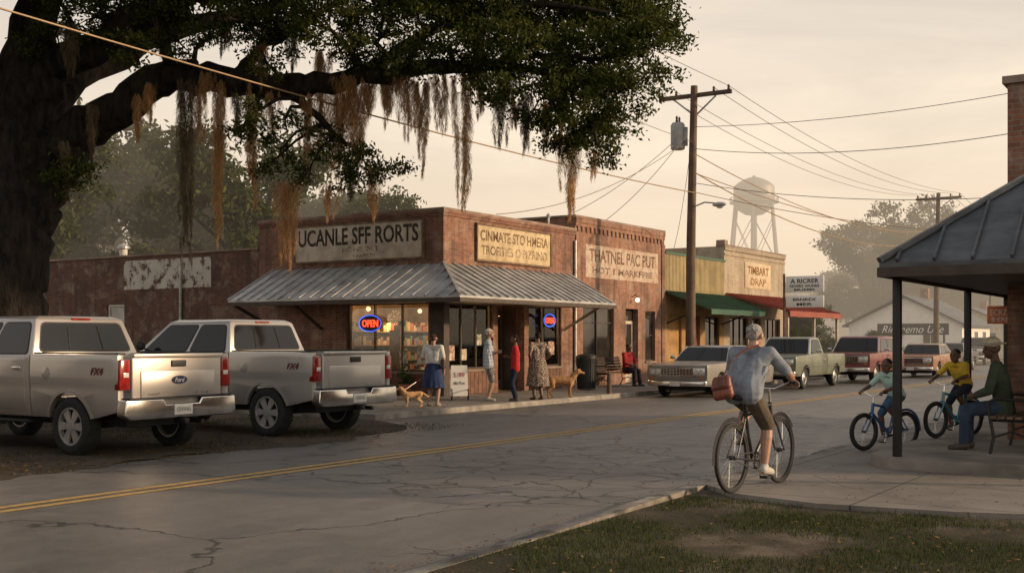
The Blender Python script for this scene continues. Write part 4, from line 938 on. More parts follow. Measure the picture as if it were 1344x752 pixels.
for lx,ly in ((1.5,1.4),(3.4,1.8),(5.4,1.4),(1.5,3.8),(4.5,4.2)):
    L_=thing('pendant_lamp',(24.7+lx,18+ly,2.5),0,'lit round pendant lamp hanging from the shop ceiling','lamp','pendant lamps in the shop')
    b=B(); b.sph((0,0,0),.07); b.obj('bulb',mb_,L_,smooth=True)
    b=B(); b.cyl((0,0,.07),(0,0,.5),.008,n=6); b.obj('cord',M_black,L_)
for lx,ly,e_ in ((1.6,1.3,80),(5.0,1.5,200),(3,4,110)):
    l=bpy.data.lights.new('shop_light','POINT'); l.energy=e_; l.color=(1,.60,.28); l.shadow_soft_size=.25
    o=bpy.data.objects.new('shop_light',l); o.location=(24.7+lx,18+ly,2.25); link(o)
Tw=thing('brick_wing',(24.7,24.702,0),0,'long low dark brick wing behind the corner shop','building')
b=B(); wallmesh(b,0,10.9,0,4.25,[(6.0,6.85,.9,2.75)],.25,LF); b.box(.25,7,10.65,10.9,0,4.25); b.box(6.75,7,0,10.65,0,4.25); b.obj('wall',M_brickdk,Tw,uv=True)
b=B(); b.box(-.04,.28,0,10.94,4.25,4.31); b.obj('coping',M_cop,Tw)
b=B(); b.box(.25,6.75,0,10.65,3.9,4.0); b.obj('roof',M_dkwood,Tw)
window(Tw,LF,6.0,6.85,.9,2.75,1,(),M_white,pm('white_boarded_glass',(.5,.48,.45),.5),.08,.08)
k=B(); k.cyl((-.05,3.3,0),(-.05,3.3,4.1),.05,n=10); k.obj('downpipe',M_galv,Tw,smooth=True)
V_=thing('roof_vent',(26.2,32.6,4.0),0,'white cylindrical roof vent on the brick wing','roof vent'); k=B(); k.cyl((0,0,0),(0,0,.75),.13,n=14); k.obj('pipe',M_white,V_,smooth=True); k=B(); k.lathe([(.2,.7),(.2,.78),(.02,.9)],n=16); k.obj('cowl',M_galv,V_)
V_=thing('roof_unit',(26.6,33.9,4.0),0,'low white ventilation unit on the brick wing','roof vent'); k=B(); k.box(-.5,.5,-.6,.6,0,.42); k.obj('casing',M_white,V_,bevel=.05)
def peel(name,bg,pcol,sc=2.5,th=.5,wid=.06):
    m,t,b,o=newmat(name); tc=N(t,'ShaderNodeTexCoord').outputs['Object']
    n=noise(t,tc,sc,8,.75); f=ramp(t,n,[(th-wid,g3(0)),(th+wid,g3(1))])
    c=mix(t,f,bg,pcol); c=mix(t,.6,c,ramp(t,noise(t,tc,1.2,5,.7),[(.3,g3(.6)),(.7,g3(1.05))]),'MULTIPLY')
    t.links.new(c,b.inputs['Base Color']); b.inputs['Roughness'].default_value=.85; return m
def worn(name,ink,amt=.5,sc=7,keep=.08):
    m,t,b,o=newmat(name); tc=N(t,'ShaderNodeTexCoord').outputs['Object']
    t.links.new(ramp(t,noise(t,tc,4),[(.3,tuple(x*.8 for x in ink)),(.7,ink)]),b.inputs['Base Color']); b.inputs['Roughness'].default_value=.85
    f=ramp(t,noise(t,tc,sc,8,.78),[(amt-.07,g3(.95)),(amt+.07,g3(keep))]); t.links.new(f,b.inputs['Alpha']); return m
s=thing('painted_wall_sign',(24.69,28.7,3.66),0,'flaking whitewashed paint panel on the dark brick wing','sign')
b=B(); b.box(-.004,.004,-2.0,2.0,-.46,.46); b.obj('whitewash',peel('peeling_white',(.12,.06,.043),(.60,.57,.52),2.6,.46,.03),s)
def sign(label,loc,face,w,h,bg,lines,ink,frame=True,name='shop_sign',dep=.05):
    s=thing(name,loc,0,label,'sign'); mp=FR if face=='F' else LF
    b=B(); mbox(b,mp,-w/2,w/2,-dep,-.004,-h/2,h/2); b.obj('board',bg,s,bevel=.006 if dep>.02 else 0)
    if frame:
        b=B()
        for u0,u1,z0,z1 in ((-w/2-.05,w/2+.05,h/2,h/2+.05),(-w/2-.05,w/2+.05,-h/2-.05,-h/2),(-w/2-.05,-w/2,-h/2,h/2),(w/2,w/2+.05,-h/2,h/2)): mbox(b,mp,u0,u1,-dep-.03,-.004,z0,z1)
        b.obj('frame',M_wood,s)
    for txt,uc,zc,ww,hh,ik_ in lines:
        q=mp(uc,-dep-.003,zc); text('lettering',txt,ww,hh,ik_,s,q,RF if face=='F' else RL,.003,bold=True)
    return s
ink=worn('sign_ink',(.06,.042,.033),.53,4.5,.25); ink2=worn('sign_ink_faint',(.26,.17,.12),.44,8); inkb=worn('sign_ink_brown',(.26,.15,.08),.48,6,.15); inkr=worn('sign_ink_rust',(.32,.18,.12),.46,5,.12)
sign('long weathered cream shop sign with dark letters on the side wall',(24.70,20.94,4.30),'L',4.55,.98,peel('weathered_board',(.38,.31,.24),(.70,.63,.52),2.2,.44,.14),[('UCANLE SFF RORTS',0,.17,4.3,.48,ink),('ROHE IN.T',-.15,-.20,1.3,.14,ink2),('WAREN',-.25,-.38,.8,.11,ink2)],ink)
sign('weathered yellow shop sign with brown letters on the front wall',(28.15,18.0,4.28),'F',3.9,.95,peel('weathered_yellow_board',(.38,.27,.15),(.60,.48,.30),2.4,.42,.12),[('CINMATE STO HMERA',0,.2,3.6,.30,inkb),('TROFITIES O PIZRINO',0,-.2,3.5,.26,ink2)],inkb)
def neon(loc,face,k):
    s=thing('neon_sign',loc,0,'lit neon OPEN sign, red letters in a blue oval','neon sign','open signs'); 
    mp=(lambda u,d,z:(u,d,z)) if face=='F' else (lambda u,d,z:(d,-u,z))
    b=B(); pts=[mp(.39*k*math.cos(a),-.01,.22*k*math.sin(a)) for a in [2*pi*i/28 for i in range(29)]]; b.tube(pts,[.011]*29,6); b.obj('neon_ring',emat('neon_blue',(.05,.16,1),1.8),s)
    text('neon_lettering','OPEN',.56*k,.20*k,emat('neon_red',(1,.06,.02),2.6),s,mp(0,-.01,0),RF if face=='F' else RL,.01,bold=True)
    b=B(); b.lathe([(.001,.03),(.40*k,.03),(.40*k,.04),(.001,.04)],(0,0,0),'y' if face=='F' else 'x',28)
    for i,v in enumerate(b.v): b.v[i]=(v[0],v[1],v[2]*.6)
    b.obj('backing_panel',M_black,s)
neon((24.66,20.45,2.05),'L',1.0); neon((30.05,17.95,2.18),'F',.85)
for i,(f,u,z,w,h,c) in enumerate([('F',25.2,1.25,.28,.4,0),('F',25.75,1.2,.3,.3,4),('F',26.5,1.6,.22,.3,3),('F',29.3,1.3,.3,.42,4),('F',30.4,1.35,.35,.4,0),('L',18.8,1.2,.3,.5,4),('L',19.4,1.15,.3,.35,1),('L',20.0,1.1,.3,.3,2)]):
    s=thing('window_poster',(u,18.095,z) if f=='F' else (24.795,u,z),0,'small paper notice taped inside the shop window','poster','notices in the shop window')
    b=B(); mbox(b,FR if f=='F' else LF,-w/2,w/2,0,.004,-h/2,h/2); b.obj('paper',peel('poster',tuple(x*.8 for x in cols[c]),(.6,.55,.45),9),s)
T=thing('brick_building',(31.702,18,0),0,'taller orange brick shop with stepped brick cornice','building')
b=B(); ops=[(.5,2.6,.8,2.65),(3.45,4.4,.12,2.65),(4.95,5.75,.85,2.6)]; wallmesh(b,0,6.5,0,5.45,ops,.3,FR)
b.box(.0,.3,.301,10,0,5.45); b.box(6.2,6.5,.301,10,0,5.45); b.box(.3,6.2,9.7,10,0,5.45); b.obj('wall',M_brick2,T,uv=True)
coping(T,0,6.5,0,10,5.45); b=B(); b.box(.3,6.2,.3,9.7,4.9,5.0); b.obj('roof',M_dkwood,T)
b=B(); b.box(-.0,6.5,-.05,-.003,5.3,5.448); b.box(0,6.5,-.03,-.003,5.18,5.298)
for i in range(22): b.box(.1+i*.29,.22+i*.29,-.045,-.003,5.02,5.178)
b.box(0,.25,-.04,-.003,.12,5.0); b.box(6.25,6.5,-.04,-.003,.12,5.0); b.obj('cornice',M_brick2,T,uv=True)
window(T,FR,.5,2.6,.8,2.65,2,(2.15,),M_dkwood); window(T,FR,4.95,5.75,.85,2.6,1,(1.75,),M_dkwood)
door(T,FR,3.45,4.4,.13,2.25,M_cream,.2,M_dwin); b=B(); b.box(3.46,4.39,.2,.25,2.26,2.64); b.obj('fanlight',M_dwin,T)
b=B(); b.box(.281,6.2,.45,.5,.1,4.9); b.obj('interior_partition',M_dkwood,T)
L_=thing('wall_lamp',(35.63,17.99,2.95),0,'lit wall lamp above the brick building door','wall lamp'); b=B(); b.sph((0,-.2,0),.075); b.obj('bulb',emat('lamp_glow',(1,.8,.5),4),L_,smooth=True); b=B(); b.tube([(0,0,.1),(0,-.12,.2),(0,-.2,.1)],[.015]*3,6); b.obj('bracket',M_black,L_)
m3,t,b3,o3=newmat('faded_white_on_brick'); tc=N(t,'ShaderNodeTexCoord').outputs['Object']
mp3=N(t,'ShaderNodeMapping'); mp3.inputs['Rotation'].default_value=(-pi/2,0,0); t.links.new(tc,mp3.inputs[0])
br=N(t,'ShaderNodeTexBrick'); t.links.new(mp3.outputs[0],br.inputs['Vector']); br.inputs['Scale'].default_value=1; br.inputs['Brick Width'].default_value=.22; br.inputs['Row Height'].default_value=.075; br.inputs['Mortar Size'].default_value=.008
br.inputs['Color1'].default_value=(.42,.19,.12,1); br.inputs['Color2'].default_value=(.29,.12,.08,1); br.inputs['Mortar'].default_value=(.36,.29,.21,1)
pf=mth(t,'MULTIPLY',ramp(t,noise(t,tc,3.2,8,.78),[(.40,g3(.15)),(.56,g3(.85))]),mth(t,'SUBTRACT',1.0,mth(t,'MULTIPLY',br.outputs['Fac'],.5)))
t.links.new(mix(t,pf,br.outputs['Color'],(.60,.53,.43)),b3.inputs['Base Color']); b3.inputs['Roughness'].default_value=.9
sign('faded whitewashed sign painted on orange brick',(35.0,18,4.12),'F',5.3,1.05,m3,[('THATNEL PAC PUT',0,.2,4.8,.42,inkr),('HOT 1 MARKFFIIE',0,-.27,4.4,.22,ink2)],inkb,False,'painted_wall_sign',.012)
T=thing('siding_shop',(38.204,18,0),0,'low shop with yellow corrugated front and green awning','building')
b=B(); ops=[(.4,1.5,.12,2.5),(2.0,3.2,.12,2.5),(3.7,5.1,.7,2.5)]; wallmesh(b,0,5.58,0,3.3,ops,.25,FR); b.box(0,5.58,.251,10,0,4.3); b.obj('wall',pm('ochre_wall',(.36,.22,.1),.8,var=.25,scale=2),T)
b=B(); n=46
for i in range(n): u=i*5.58/n; b.box(u,u+5.58/n*.6,-.05,-.01,3.3,4.7); 
b.box(0,5.58,-.01,.25,3.3,4.7); b.obj('parapet_siding',M_side,T)
b=B(); b.box(-.02,5.58,-.08,.28,4.7,4.78); b.obj('coping',M_green,T)
door(T,FR,.4,1.5,.13,2.5,pm('ochre_door',(.4,.22,.07),.6,var=.2),.1); door(T,FR,2.0,3.2,.13,2.5,pm('red_brown_door',(.22,.06,.04),.6,var=.2),.1); window(T,FR,3.7,5.1,.7,2.5,2)
a=B(); sl(a,[(0,-.06,3.35),(5.5,-.06,3.35),(5.5,-1.8,2.68),(0,-1.8,2.68)],.04); aw=a.obj('awning',M_green,T)
a=B()
for i in range(19): a.obox((i*.3+.05,-.06,3.37),(i*.3+.05,-1.8,2.70),.03,.035)
a.box(0,5.5,-1.83,-1.80,2.5,2.68); a.obj('awning_rib',M_green,aw)
for x in (.2,5.3): a=B(); a.obox((x,-.02,2.2),(x,-1.5,2.75),.05,.05); a.obj('bracket',M_black,T)
T=thing('tan_brick_shop',(43.786,18,0),0,'tan brick shop with long red awning on posts','building')
b=B(); ops=[(.6,2.6,.7,2.5),(3.1,4.1,.12,2.5),(4.6,6.5,.7,2.5)]; wallmesh(b,0,7.1,0,5.35,ops,.3,FR); b.box(0,.3,.301,12,0,5.35); b.box(6.8,7.1,.301,12,0,5.0); b.box(.3,6.8,11.7,12,0,5); b.obj('wall',M_brick3,T,uv=True)
b=B(); b.box(.3,6.8,.3,11.7,4.6,4.7); b.obj('roof',M_dkwood,T)
b=B(); b.box(-.04,7.14,-.05,.34,5.35,5.43); b.box(-.03,.3,-.04,.33,5.43,5.6); b.obj('coping',M_cop,T)
b=B(); b.box(0,7.1,-.04,-.003,5.0,5.08); b.box(0,7.1,-.06,-.003,5.2,5.348); b.obj('cornice',M_brick3,T,uv=True)
window(T,FR,.6,2.6,.7,2.5,3); window(T,FR,4.6,6.5,.7,2.5,3); door(T,FR,3.1,4.1,.13,2.5,M_dkwood,.15,M_dwin)
a=B(); sl(a,[(0,-.06,3.45),(6.6,-.06,3.45),(6.6,-2.7,2.72),(0,-2.7,2.72)],.05); aw=a.obj('awning',M_redaw,T)
a=B()
for i in range(20): a.obox((i*.34+.05,-.06,3.47),(i*.34+.05,-2.7,2.74),.035,.04)
a.box(0,6.6,-2.74,-2.70,2.5,2.72); a.obj('awning_rib',M_redaw,aw)
for x in (.1,3.3,6.4): a=B(); a.box(x,x+.1,-2.62,-2.52,.12,2.68); a.obj('post',M_cream,T)
ino=worn('orange_ink',(.4,.16,.05),.50)
sign('faded orange-cream sign on tan brick',(47.5,18,4.3),'F',3.0,1.1,peel('orange_cream_board',(.55,.42,.26),(.68,.57,.4),2.4,.42,.14),[('TIMBART',0,.22,2.5,.34,ino),('DRAP',0,-.25,1.8,.3,ino)],ino,False,'painted_wall_sign',.03)
s=thing('sign_post',(43.2,15.3,.12),0,'white roadside sign boards with dark letters on a pole','sign')
b=B(); b.cyl((0,0,0),(0,0,4.0),.05,n=10); b.obj('pole',M_wood,s,smooth=True)
M_wsign=pm('white_sign_face',(.88,.86,.82),.5,var=.05,scale=2); M_bink=pm('black_ink',(.03,.03,.03),.7)
for z0,z1,ls in ((3.28,3.9,[('A RICRER',.12,1.1,.17),('REVERY WUNES',-.07,1.15,.10),('MUEMS',-.21,.8,.08)]),(2.7,3.15,[('BRNREX',.08,.9,.11),('MER',-.1,.6,.11)])):
    b=B(); b.box(-.04,.02,-1.55,-.08,z0,z1); bd=b.obj('sign_board',M_wsign,s,bevel=.01)
    for txt,dz,w,h in ls: text('lettering',txt,w,h,M_bink,bd,(-.043,-.81,(z0+z1)/2+dz),RL,.002,bold=True)
def bench(label,loc,rot,L,wood,group=None):
    T=thing('park_bench',loc,rot,label,'bench',group)
    b=B()
    for i in range(5): b.box(-.22+i*.095,-.145+i*.095,-L/2,L/2,.42,.45)
    b.obj('seat',wood,T,bevel=.006)
    b=B()
    for i in range(5): z=.52+i*.09; b.obox((-.26-.028*i,-L/2,z),(-.26-.028*i,L/2,z),.075,.025,up=V((1,0,-.25)))
    b.obj('backrest',wood,T)
    for y in (-L/2+.08,L/2-.08):
        b=B(); b.tube([(.24,y,0),(.2,y,.2),(.24,y,.42),(.26,y,.62),(.18,y,.66),(-.2,y,.64)],[.02]*6,8); b.tube([(-.3,y,0),(-.2,y,.2),(-.24,y,.42),(-.4,y,.95)],[.022]*4,8); b.tube([(.24,y,.40),(-.24,y,.40)],[.018]*2,8); b.tube([(.2,y,.2),(0,y,.27),(-.2,y,.2)],[.014]*3,6)
        b.obj('leg',M_black,T,smooth=True)
    return T
bench('dark slatted bench against the brick wall',(32.95,17.25,SW),-pi/2,2.0,M_dkwood)
bench('wooden slatted bench under the shelter roof',(15.45,2.45,.25),pi/2,1.5,M_wood)
T=thing('litter_bin',(29.9,16.6,SW),0,'dark round slatted litter bin on the pavement','litter bin')
b=B(); b.lathe([(.25,.03),(.28,.5),(.29,.95),(.25,.96),(.24,.5),(.22,.05)],n=24,closed=False); b.obj('bin_body',pm('bin_green_black',(.03,.035,.033),.5),T,smooth=True)
b=B()
for i in range(24): a=2*pi*i/24; b.obox((.265*math.cos(a),.265*math.sin(a),.05),(.305*math.cos(a),.305*math.sin(a),.93),.03,.012,up=V((math.cos(a),math.sin(a),0)))
b.obj('bin_slats',M_black,T); b=B(); b.lathe([(.31,.93),(.31,1.0),(.2,1.06),(.12,1.06)],n=24); b.obj('bin_lid',M_black,T,smooth=True)
T=thing('bollard',(28.4,15.05,SW),0,'short weathered post near the kerb','bollard'); b=B(); b.lathe([(.07,0),(.06,.5),(.065,.55),(.02,.6)],n=12); b.obj('post',M_polewood,T,smooth=True)
T=thing('sandwich_board',(23.5,16.65,SW),rad(-50),'small white sandwich board on a black stand by the shop','sandwich board')
for s in (1,-1):
    b=B(); b.add([(-.22,s*.2,.1),(.22,s*.2,.1),(.2,s*.03,.85),(-.2,s*.03,.85),(-.22,s*.2-.02*s,.1),(.22,s*.2-.02*s,.1),(.2,s*.03-.02*s,.85),(-.2,s*.03-.02*s,.85)],[(0,1,2,3),(4,7,6,5),(0,4,5,1),(1,5,6,2),(2,6,7,3),(3,7,4,0)]); o=b.obj('board',M_wsign,T)
for tx,w,h,z in [('5.99',.26,.12,.62),('Ab 9 w',.28,.08,.42)]: text('lettering',tx,w,h,M_redp if z>.5 else M_black,T,(0,-.2-.012+(z-.1)*.226,z),(pi/2-.22,0,0),.002)
b=B(); 
for sx in (-.2,.2): b.lathe([(.14,-.012),(.14,.012),(.12,.012),(.12,-.012)],(sx,-.24,.14),'x',20,closed=True)
b.obj('stand_wheels',M_black,T)
for i,(x,y) in enumerate(((24.35,19.0),(24.35,20.2))):
    T=thing('potted_plant',(x,y,SW),0,'small potted plant under the shop window','potted plant','potted plants'); b=B(); b.lathe([(.12,0),(.17,.3),(.15,.3),(.11,.05)],n=16); b.obj('pot',pm('terracotta',(.3,.12,.07),.8),T)
    n=260; C=rng.normal(0,.11,(n,3))*[1,1,1.1]+[0,0,.48]; U=rdir(n)*.05; Wv=np.cross(U,rdir(n)); Wv=Wv/np.linalg.norm(Wv,axis=1)[:,None]*.02; v,f=quads(C,U,Wv); npmesh('foliage',v,f,leafmat('pot_leaf',(.03,.05,.02),(.08,.12,.04)),T)
# --- utility poles and wires
def pole(label,loc,h,tr=True):
    T=thing('utility_pole',loc,0,label,'utility pole','wooden utility poles')
    b=B(); b.tube([(0,0,-.3),(.03,-.02,h*.5),(.05,-.12,h)],[.17,.145,.11],14); b.obj('pole',M_polewood,T,smooth=True)
    b=B(); b.box(.09,.21,-1.35,1.15,h-.35,h-.22); ca=b.obj('cross_arm',M_polewood,T,bevel=.01)
    b=B(); b.obox((.16,-.1,h-.95),(.16,.62,h-.36),.03,.05); b.obox((.16,-.1,h-.95),(.16,-.82,h-.36),.03,.05); b.obj('brace',M_galv,ca)
    for y in (-1.25,-.75,.55,1.05): b=B(); b.lathe([(.035,0),(.05,.04),(.03,.07),(.05,.1),(.02,.16)],(.15,y,h-.22),n=12); b.obj('insulator',pm('brown_ceramic',(.12,.06,.04),.3),ca,smooth=True)
    if tr:
        b=B(); b.lathe([(.2,0),(.23,.03),(.23,.78),(.18,.86),(.02,.9)],(-.02,.42,h-2.0),n=20); tb=b.obj('transformer',pm('grey_enamel',(.36,.36,.35),.5),T,smooth=True)
        for s in (-.1,.1): b=B(); b.lathe([(.03,0),(.045,.05),(.03,.1),(.04,.16),(.01,.22)],(s,.42,h-1.14),n=10); b.obj('bushing',M_dkpl,tb)
        b=B(); b.box(-.05,.05,.1,.22,h-1.9,h-1.3); b.obj('mounting_bracket',M_galv,tb)
        b=B(); b.tube([(0,-.05,h-3.9),(.0,-.5,h-3.75),(0,-.85,h-3.8)],[.025]*3,8); la=b.obj('lamp_arm',M_galv,T,smooth=True)
        b=B(); b.sph((0,-1.0,h-3.85),(.12,.24,.08)); b.obj('lamp_head',M_galv,la,smooth=True)
        b=B(); b.sph((0,-1.02,h-3.92),(.07,.12,.06)); b.obj('lamp_lens',M_whl,la,smooth=True)
    return T
pole('leaning wooden utility pole with grey transformer and street lamp',(34.4,15.3,SW),9.6)
pole('wooden utility pole further along the street',(68.5,15.35,0),9.9,False)
pole('distant wooden utility pole along the street',(105,15.4,0),9.6,False)
M_wire=pm('wire_weathered',(.07,.05,.038),.5,var=.15); M_wt=pm('wire_lit_tan',(.32,.21,.11),.6)  # tan wire carries the yellow light on the cables in its colour
def wire(p,q,sag,r=.011,m=None,lab='thin dark overhead power line'):
    p=V(p);q=V(q);n=22; b=B(); b.tube([p.lerp(q,i/n)-V((0,0,sag*4*(i/n)*(1-i/n))) for i in range(n+1)],[r*.72]*(n+1),5)
    b.obj('power_line',m or M_wire,label=lab,category='power line',group='overhead power lines',smooth=True)
for y,sg in ((-1.25,.7),(-.75,.8),(.55,.75),(1.05,.85)):
    wire((34.55,15.3+y,9.62),(68.6,15.35+y,9.85),sg,.013); wire((68.6,15.35+y,9.85),(105.1,15.4+y,9.5),.9,.016)
wire((34.5,15.25,7.6),(68.6,15.3,7.8),.9,.022,M_wt); wire((34.5,15.25,7.0),(68.6,15.3,7.2),1.1,.028,M_wt); wire((68.6,15.3,7.4),(105,15.4,7.3),1.1,.03)
wire((34.5,15.15,6.3),(1.0,15.0,6.7),.35,.024,M_wt,'thick lit cable running along the street'); 
wire((34.5,15.15,7.9),(0.0,13.0,9.4),.6,.011)
for y in (-1.25,1.05): wire((34.5,15.3+y,9.62),(0,15.3+y,11.6),.6,.012)
wire((34.4,15.6,8.2),(31.0,18.2,5.3),.25,.013); wire((34.4,15.6,8.0),(33.6,18.1,5.4),.2,.013); wire((34.4,15.4,8.0),(27.8,18.4,5.2),.5,.014); wire((34.4,15.3,7.6),(39,18,4.9),.3,.012)
wire((34.45,15.1,7.7),(28.5,2.9,6.5),.4,.014); wire((34.45,15.1,6.6),(33.5,2.0,5.6),.5,.014); wire((34.45,15.1,6.3),(45,2.0,5.2),.6,.016,M_wt); wire((34.4,15.1,8.4),(31,2.5,8.0),.3,.013)
wire((34.5,15.1,6.9),(60,3.0,5.8),1.2,.02,M_wt); wire((68.5,15.2,8.2),(78,2.0,7.0),.5,.02)
T=thing('service_mast',(30.9,18.5,4.6),0,'small metal cable mast on the shop roof','cable mast'); b=B(); b.cyl((0,0,0),(0,0,.8),.035,n=8); b.obj('mast',M_galv,T); b=B(); b.lathe([(.06,.78),(.07,.86),(.01,.92)],n=10); b.obj('mast_cap',M_galv,T)
# --- water tower
wx,wy=W(49.0,235); T=thing('water_tower',(wx,wy,0),0,'pale water tower with domed tank on splayed legs','water tower')
M_tank=pm('tank_paint',(.17,.165,.155),.5,var=.25,scale=.3); M_leg=pm('tower_leg_paint',(.06,.058,.055),.6,var=.15,scale=.3)
b=B(); zc=30.8; prof=[(.05,zc-4.3),(1.8,zc-4.0),(3.2,zc-3.1),(3.9,zc-2.1),(4.1,zc-1.5),(4.1,zc+1.5),(3.95,zc+1.8),(3.1,zc+2.5),(2.0,zc+3.1),(1.0,zc+3.45),(.35,zc+3.6),(.3,zc+3.85),(.05,zc+3.9)]
b.lathe(prof,n=36); tk=b.obj('tank',M_tank,T,smooth=True,ang=34)
text('tank_lettering','IRMAN',3.4,1.0,pm('blue_grey_ink',(.05,.055,.06),.7),tk,(-4.12*CA-.1,-4.12*SA-.1,zc),(pi/2,0,math.atan2(SA,CA)-pi/2),.02)
b=B(); b.lathe([(4.05,zc-1.7),(4.9,zc-1.7),(4.9,zc-1.5),(4.05,zc-1.5)],n=36,closed=True); b.lathe([(4.8,zc-.75),(4.9,zc-.75),(4.9,zc-.62),(4.8,zc-.62)],n=36,closed=True)
for i in range(24): a=2*pi*i/24; b.cyl((4.85*math.cos(a),4.85*math.sin(a),zc-1.7),(4.85*math.cos(a),4.85*math.sin(a),zc-.7),.05,n=4)
b.obj('balcony',M_leg,T)
for i in range(6):
    a=2*pi*i/6+.3; b=B(); b.cyl((4.1*math.cos(a),4.1*math.sin(a),zc-1.6),(7.0*math.cos(a),7.0*math.sin(a),0),.30,.36,n=8); b.obj('leg',M_leg,T,smooth=True)
b=B()
for zz in (8,17):
    R_=7.0-2.9*zz/29.2
    for i in range(6):
        a=2*pi*i/6+.3;a2=a+pi/3; b.cyl((R_*math.cos(a),R_*math.sin(a),zz),(R_*math.cos(a2),R_*math.sin(a2),zz),.14,n=5)
        R2=7.0-2.9*(zz+9)/29.2; b.cyl((R_*math.cos(a),R_*math.sin(a),zz),(R2*math.cos(a2),R2*math.sin(a2),zz+9),.09,n=4); b.cyl((R_*math.cos(a2),R_*math.sin(a2),zz),(R2*math.cos(a),R2*math.sin(a),zz+9),.09,n=4)
b.obj('bracing',M_leg,T); b=B(); b.cyl((0,0,0),(0,0,zc-4.0),.6,n=14); b.obj('riser_pipe',M_leg,T,smooth=True)
def house(label,loc,rot,w,d,h,rh,wall,roof):
    T=thing('house',loc,rot,label,'house'); b=B(); b.box(0,w,0,d,0,h); b.prism([(0,h),(d,h),(d/2,h+rh-.1)],0.002,w-.002,'x'); b.obj('wall',wall,T)
    b=B(); th=.12
    for s in (0,1):
        y0=-.4 if s==0 else d+.4; z0=h-.4*rh/(d/2)
        b.add([(-.4,y0,z0),(w+.4,y0,z0),(w+.4,d/2,h+rh),(-.4,d/2,h+rh),(-.4,y0,z0+th),(w+.4,y0,z0+th),(w+.4,d/2,h+rh+th),(-.4,d/2,h+rh+th)],[(0,1,2,3),(4,7,6,5),(0,4,5,1),(1,5,6,2),(2,6,7,3),(3,7,4,0)])
    rf=b.obj('roof',roof,T); b=B(); b.box(w*.6,w*.6+.6,d/2-.3,d/2+.3,h+rh-.5,h+rh+.8); b.obj('chimney',M_brick,rf,uv=True)
    for i in range(3): window(T,FR,w*(.12+.3*i),w*(.12+.3*i)+1.1,1.0,2.2,2,(),M_white,None,-.03)
    for i in range(2): window(T,LF,d*(.2+.4*i),d*(.2+.4*i)+1.1,1.0,2.2,2,(),M_white,None,-.03)
    return T
M_wh2=pm('house_white',(.85,.83,.79),.7,var=.06,scale=2)
house('white gabled house with grey roof beside the road',(86,17.5,0),0,10,8,2.7,2.0,M_wh2,M_dkroof)
s=thing('banner_sign',(79,19.2,0),0,'long dark low sign with pale script letters','sign'); b=B(); b.box(-.05,.05,-2.3,2.3,1.9,2.65); b.obj('board',M_dkpl,s)
for y_ in (-2.0,2.0): b=B(); b.box(-.04,.04,y_-.06,y_+.06,0,1.9); b.obj('post',M_dkpl,s)
text('lettering','Rieunemo Ulle',4.0,.50,M_wsign,s,(-.055,0,2.27),RL,.004,shear=.4)
house('low tan outbuilding further down the street',(104,17,0),0,9,7,2.6,1.6,M_cream,M_dkroof)
house('pale house among the far trees',(112,0,0),0,9,7,2.8,1.8,M_cream,M_dkroof)
T=thing('brick_building',(17,-5.0,.25),0,'dark red brick building behind the shelter','building')
b=B(); b.box(0,9,0,7.87,-.1,4.55); b.box(-.0,.62,7.2,7.87,4.55,4.85); b.obj('wall',M_brick,T,uv=True)
b=B(); b.box(-.06,.68,7.14,7.93,4.85,4.95); b.box(.62,9.05,-.05,7.92,4.55,4.63); b.obj('coping',M_cop,T)
T=thing('shelter',(13.6,3.6,.25),0,'open shelter with dark standing seam metal roof on thin posts','shelter')
x0,y0=-.3,.0; ez=2.23; sp=.757; hwid=1.9
rf=B(); rz=ez+sp*hwid
sl(rf,[(x0,0,ez),(x0,-2*hwid,ez),(x0+hwid,-hwid,rz)],.05); sl(rf,[(x0,0,ez),(x0+hwid,-hwid,rz),(3.39,-hwid,rz),(3.39,0,ez)],.05); sl(rf,[(x0,-2*hwid,ez),(x0+hwid,-hwid,rz),(3.39,-hwid,rz),(3.39,-2*hwid,ez)],.05)
sl(rf,[(3.39,0,ez),(3.39,-.725,ez+sp*.725),(7.5,-.725,ez+sp*.725),(7.5,0,ez)],.05)
rf=rf.obj('roof',M_dkroof,T)
rb=B()
k=.2
while k<2*hwid:
    dd=min(k,2*hwid-k); rb.obox((x0-.01,-k,ez+.02),(x0+dd,-k,ez+sp*dd+.02),.03,.05); k+=.4
k=.35
while k<3.6: dd=min(k,hwid); rb.obox((x0+k,.01,ez+.02),(x0+k,-dd,ez+sp*dd+.02),.03,.05); k+=.4
while k<7.7: rb.obox((x0+k,.01,ez+.02),(x0+k,-.72,ez+sp*.72+.02),.03,.05); k+=.4
rb.obox((x0,0,ez+.03),(x0+hwid,-hwid,rz+.03),.08,.06); rb.obj('standing_seam',M_dkroof,rf)
fb=B(); fb.box(x0-.02,x0+.03,-2*hwid,.02,ez-.16,ez-.052); fb.box(x0+.03,7.5,-.03,.02,ez-.16,ez-.052); fb.obj('fascia',M_dkwood,rf)
sf=B(); sf.box(x0+.03,3.38,-2*hwid+.03,-.03,ez-.12,ez-.08); sf.box(3.385,7.5,-.72,-.03,ez-.12,ez-.08); sf.obj('soffit',M_dkwood,rf)
for x,y in ((.25,-.06),(4.45,.09-.0),(.25,-3.7),(7.3,-.06)):
    b=B(); b.box(x-.045,x+.045,y-.045 if y<0 else .0-.05,y+.045 if y<0 else .04,0,ez-.12); b.obj('post',M_black,T,bevel=.005)
s=thing('hanging_sign',(19.5,3.35,1.86),0,'small orange-brown sign hanging under the shelter roof','sign'); b=B(); b.box(-.02,.02,-.24,.24,0,.28); b.obj('board',pm('orange_board',(.65,.2,.07),.6,var=.2),s,bevel=.005)
text('lettering','ECRZRD',.38,.09,M_wsign,s,(-.023,0,.18),RL,.002); text('lettering','B·ERBO',.34,.07,M_wsign,s,(-.023,0,.07),RL,.002)
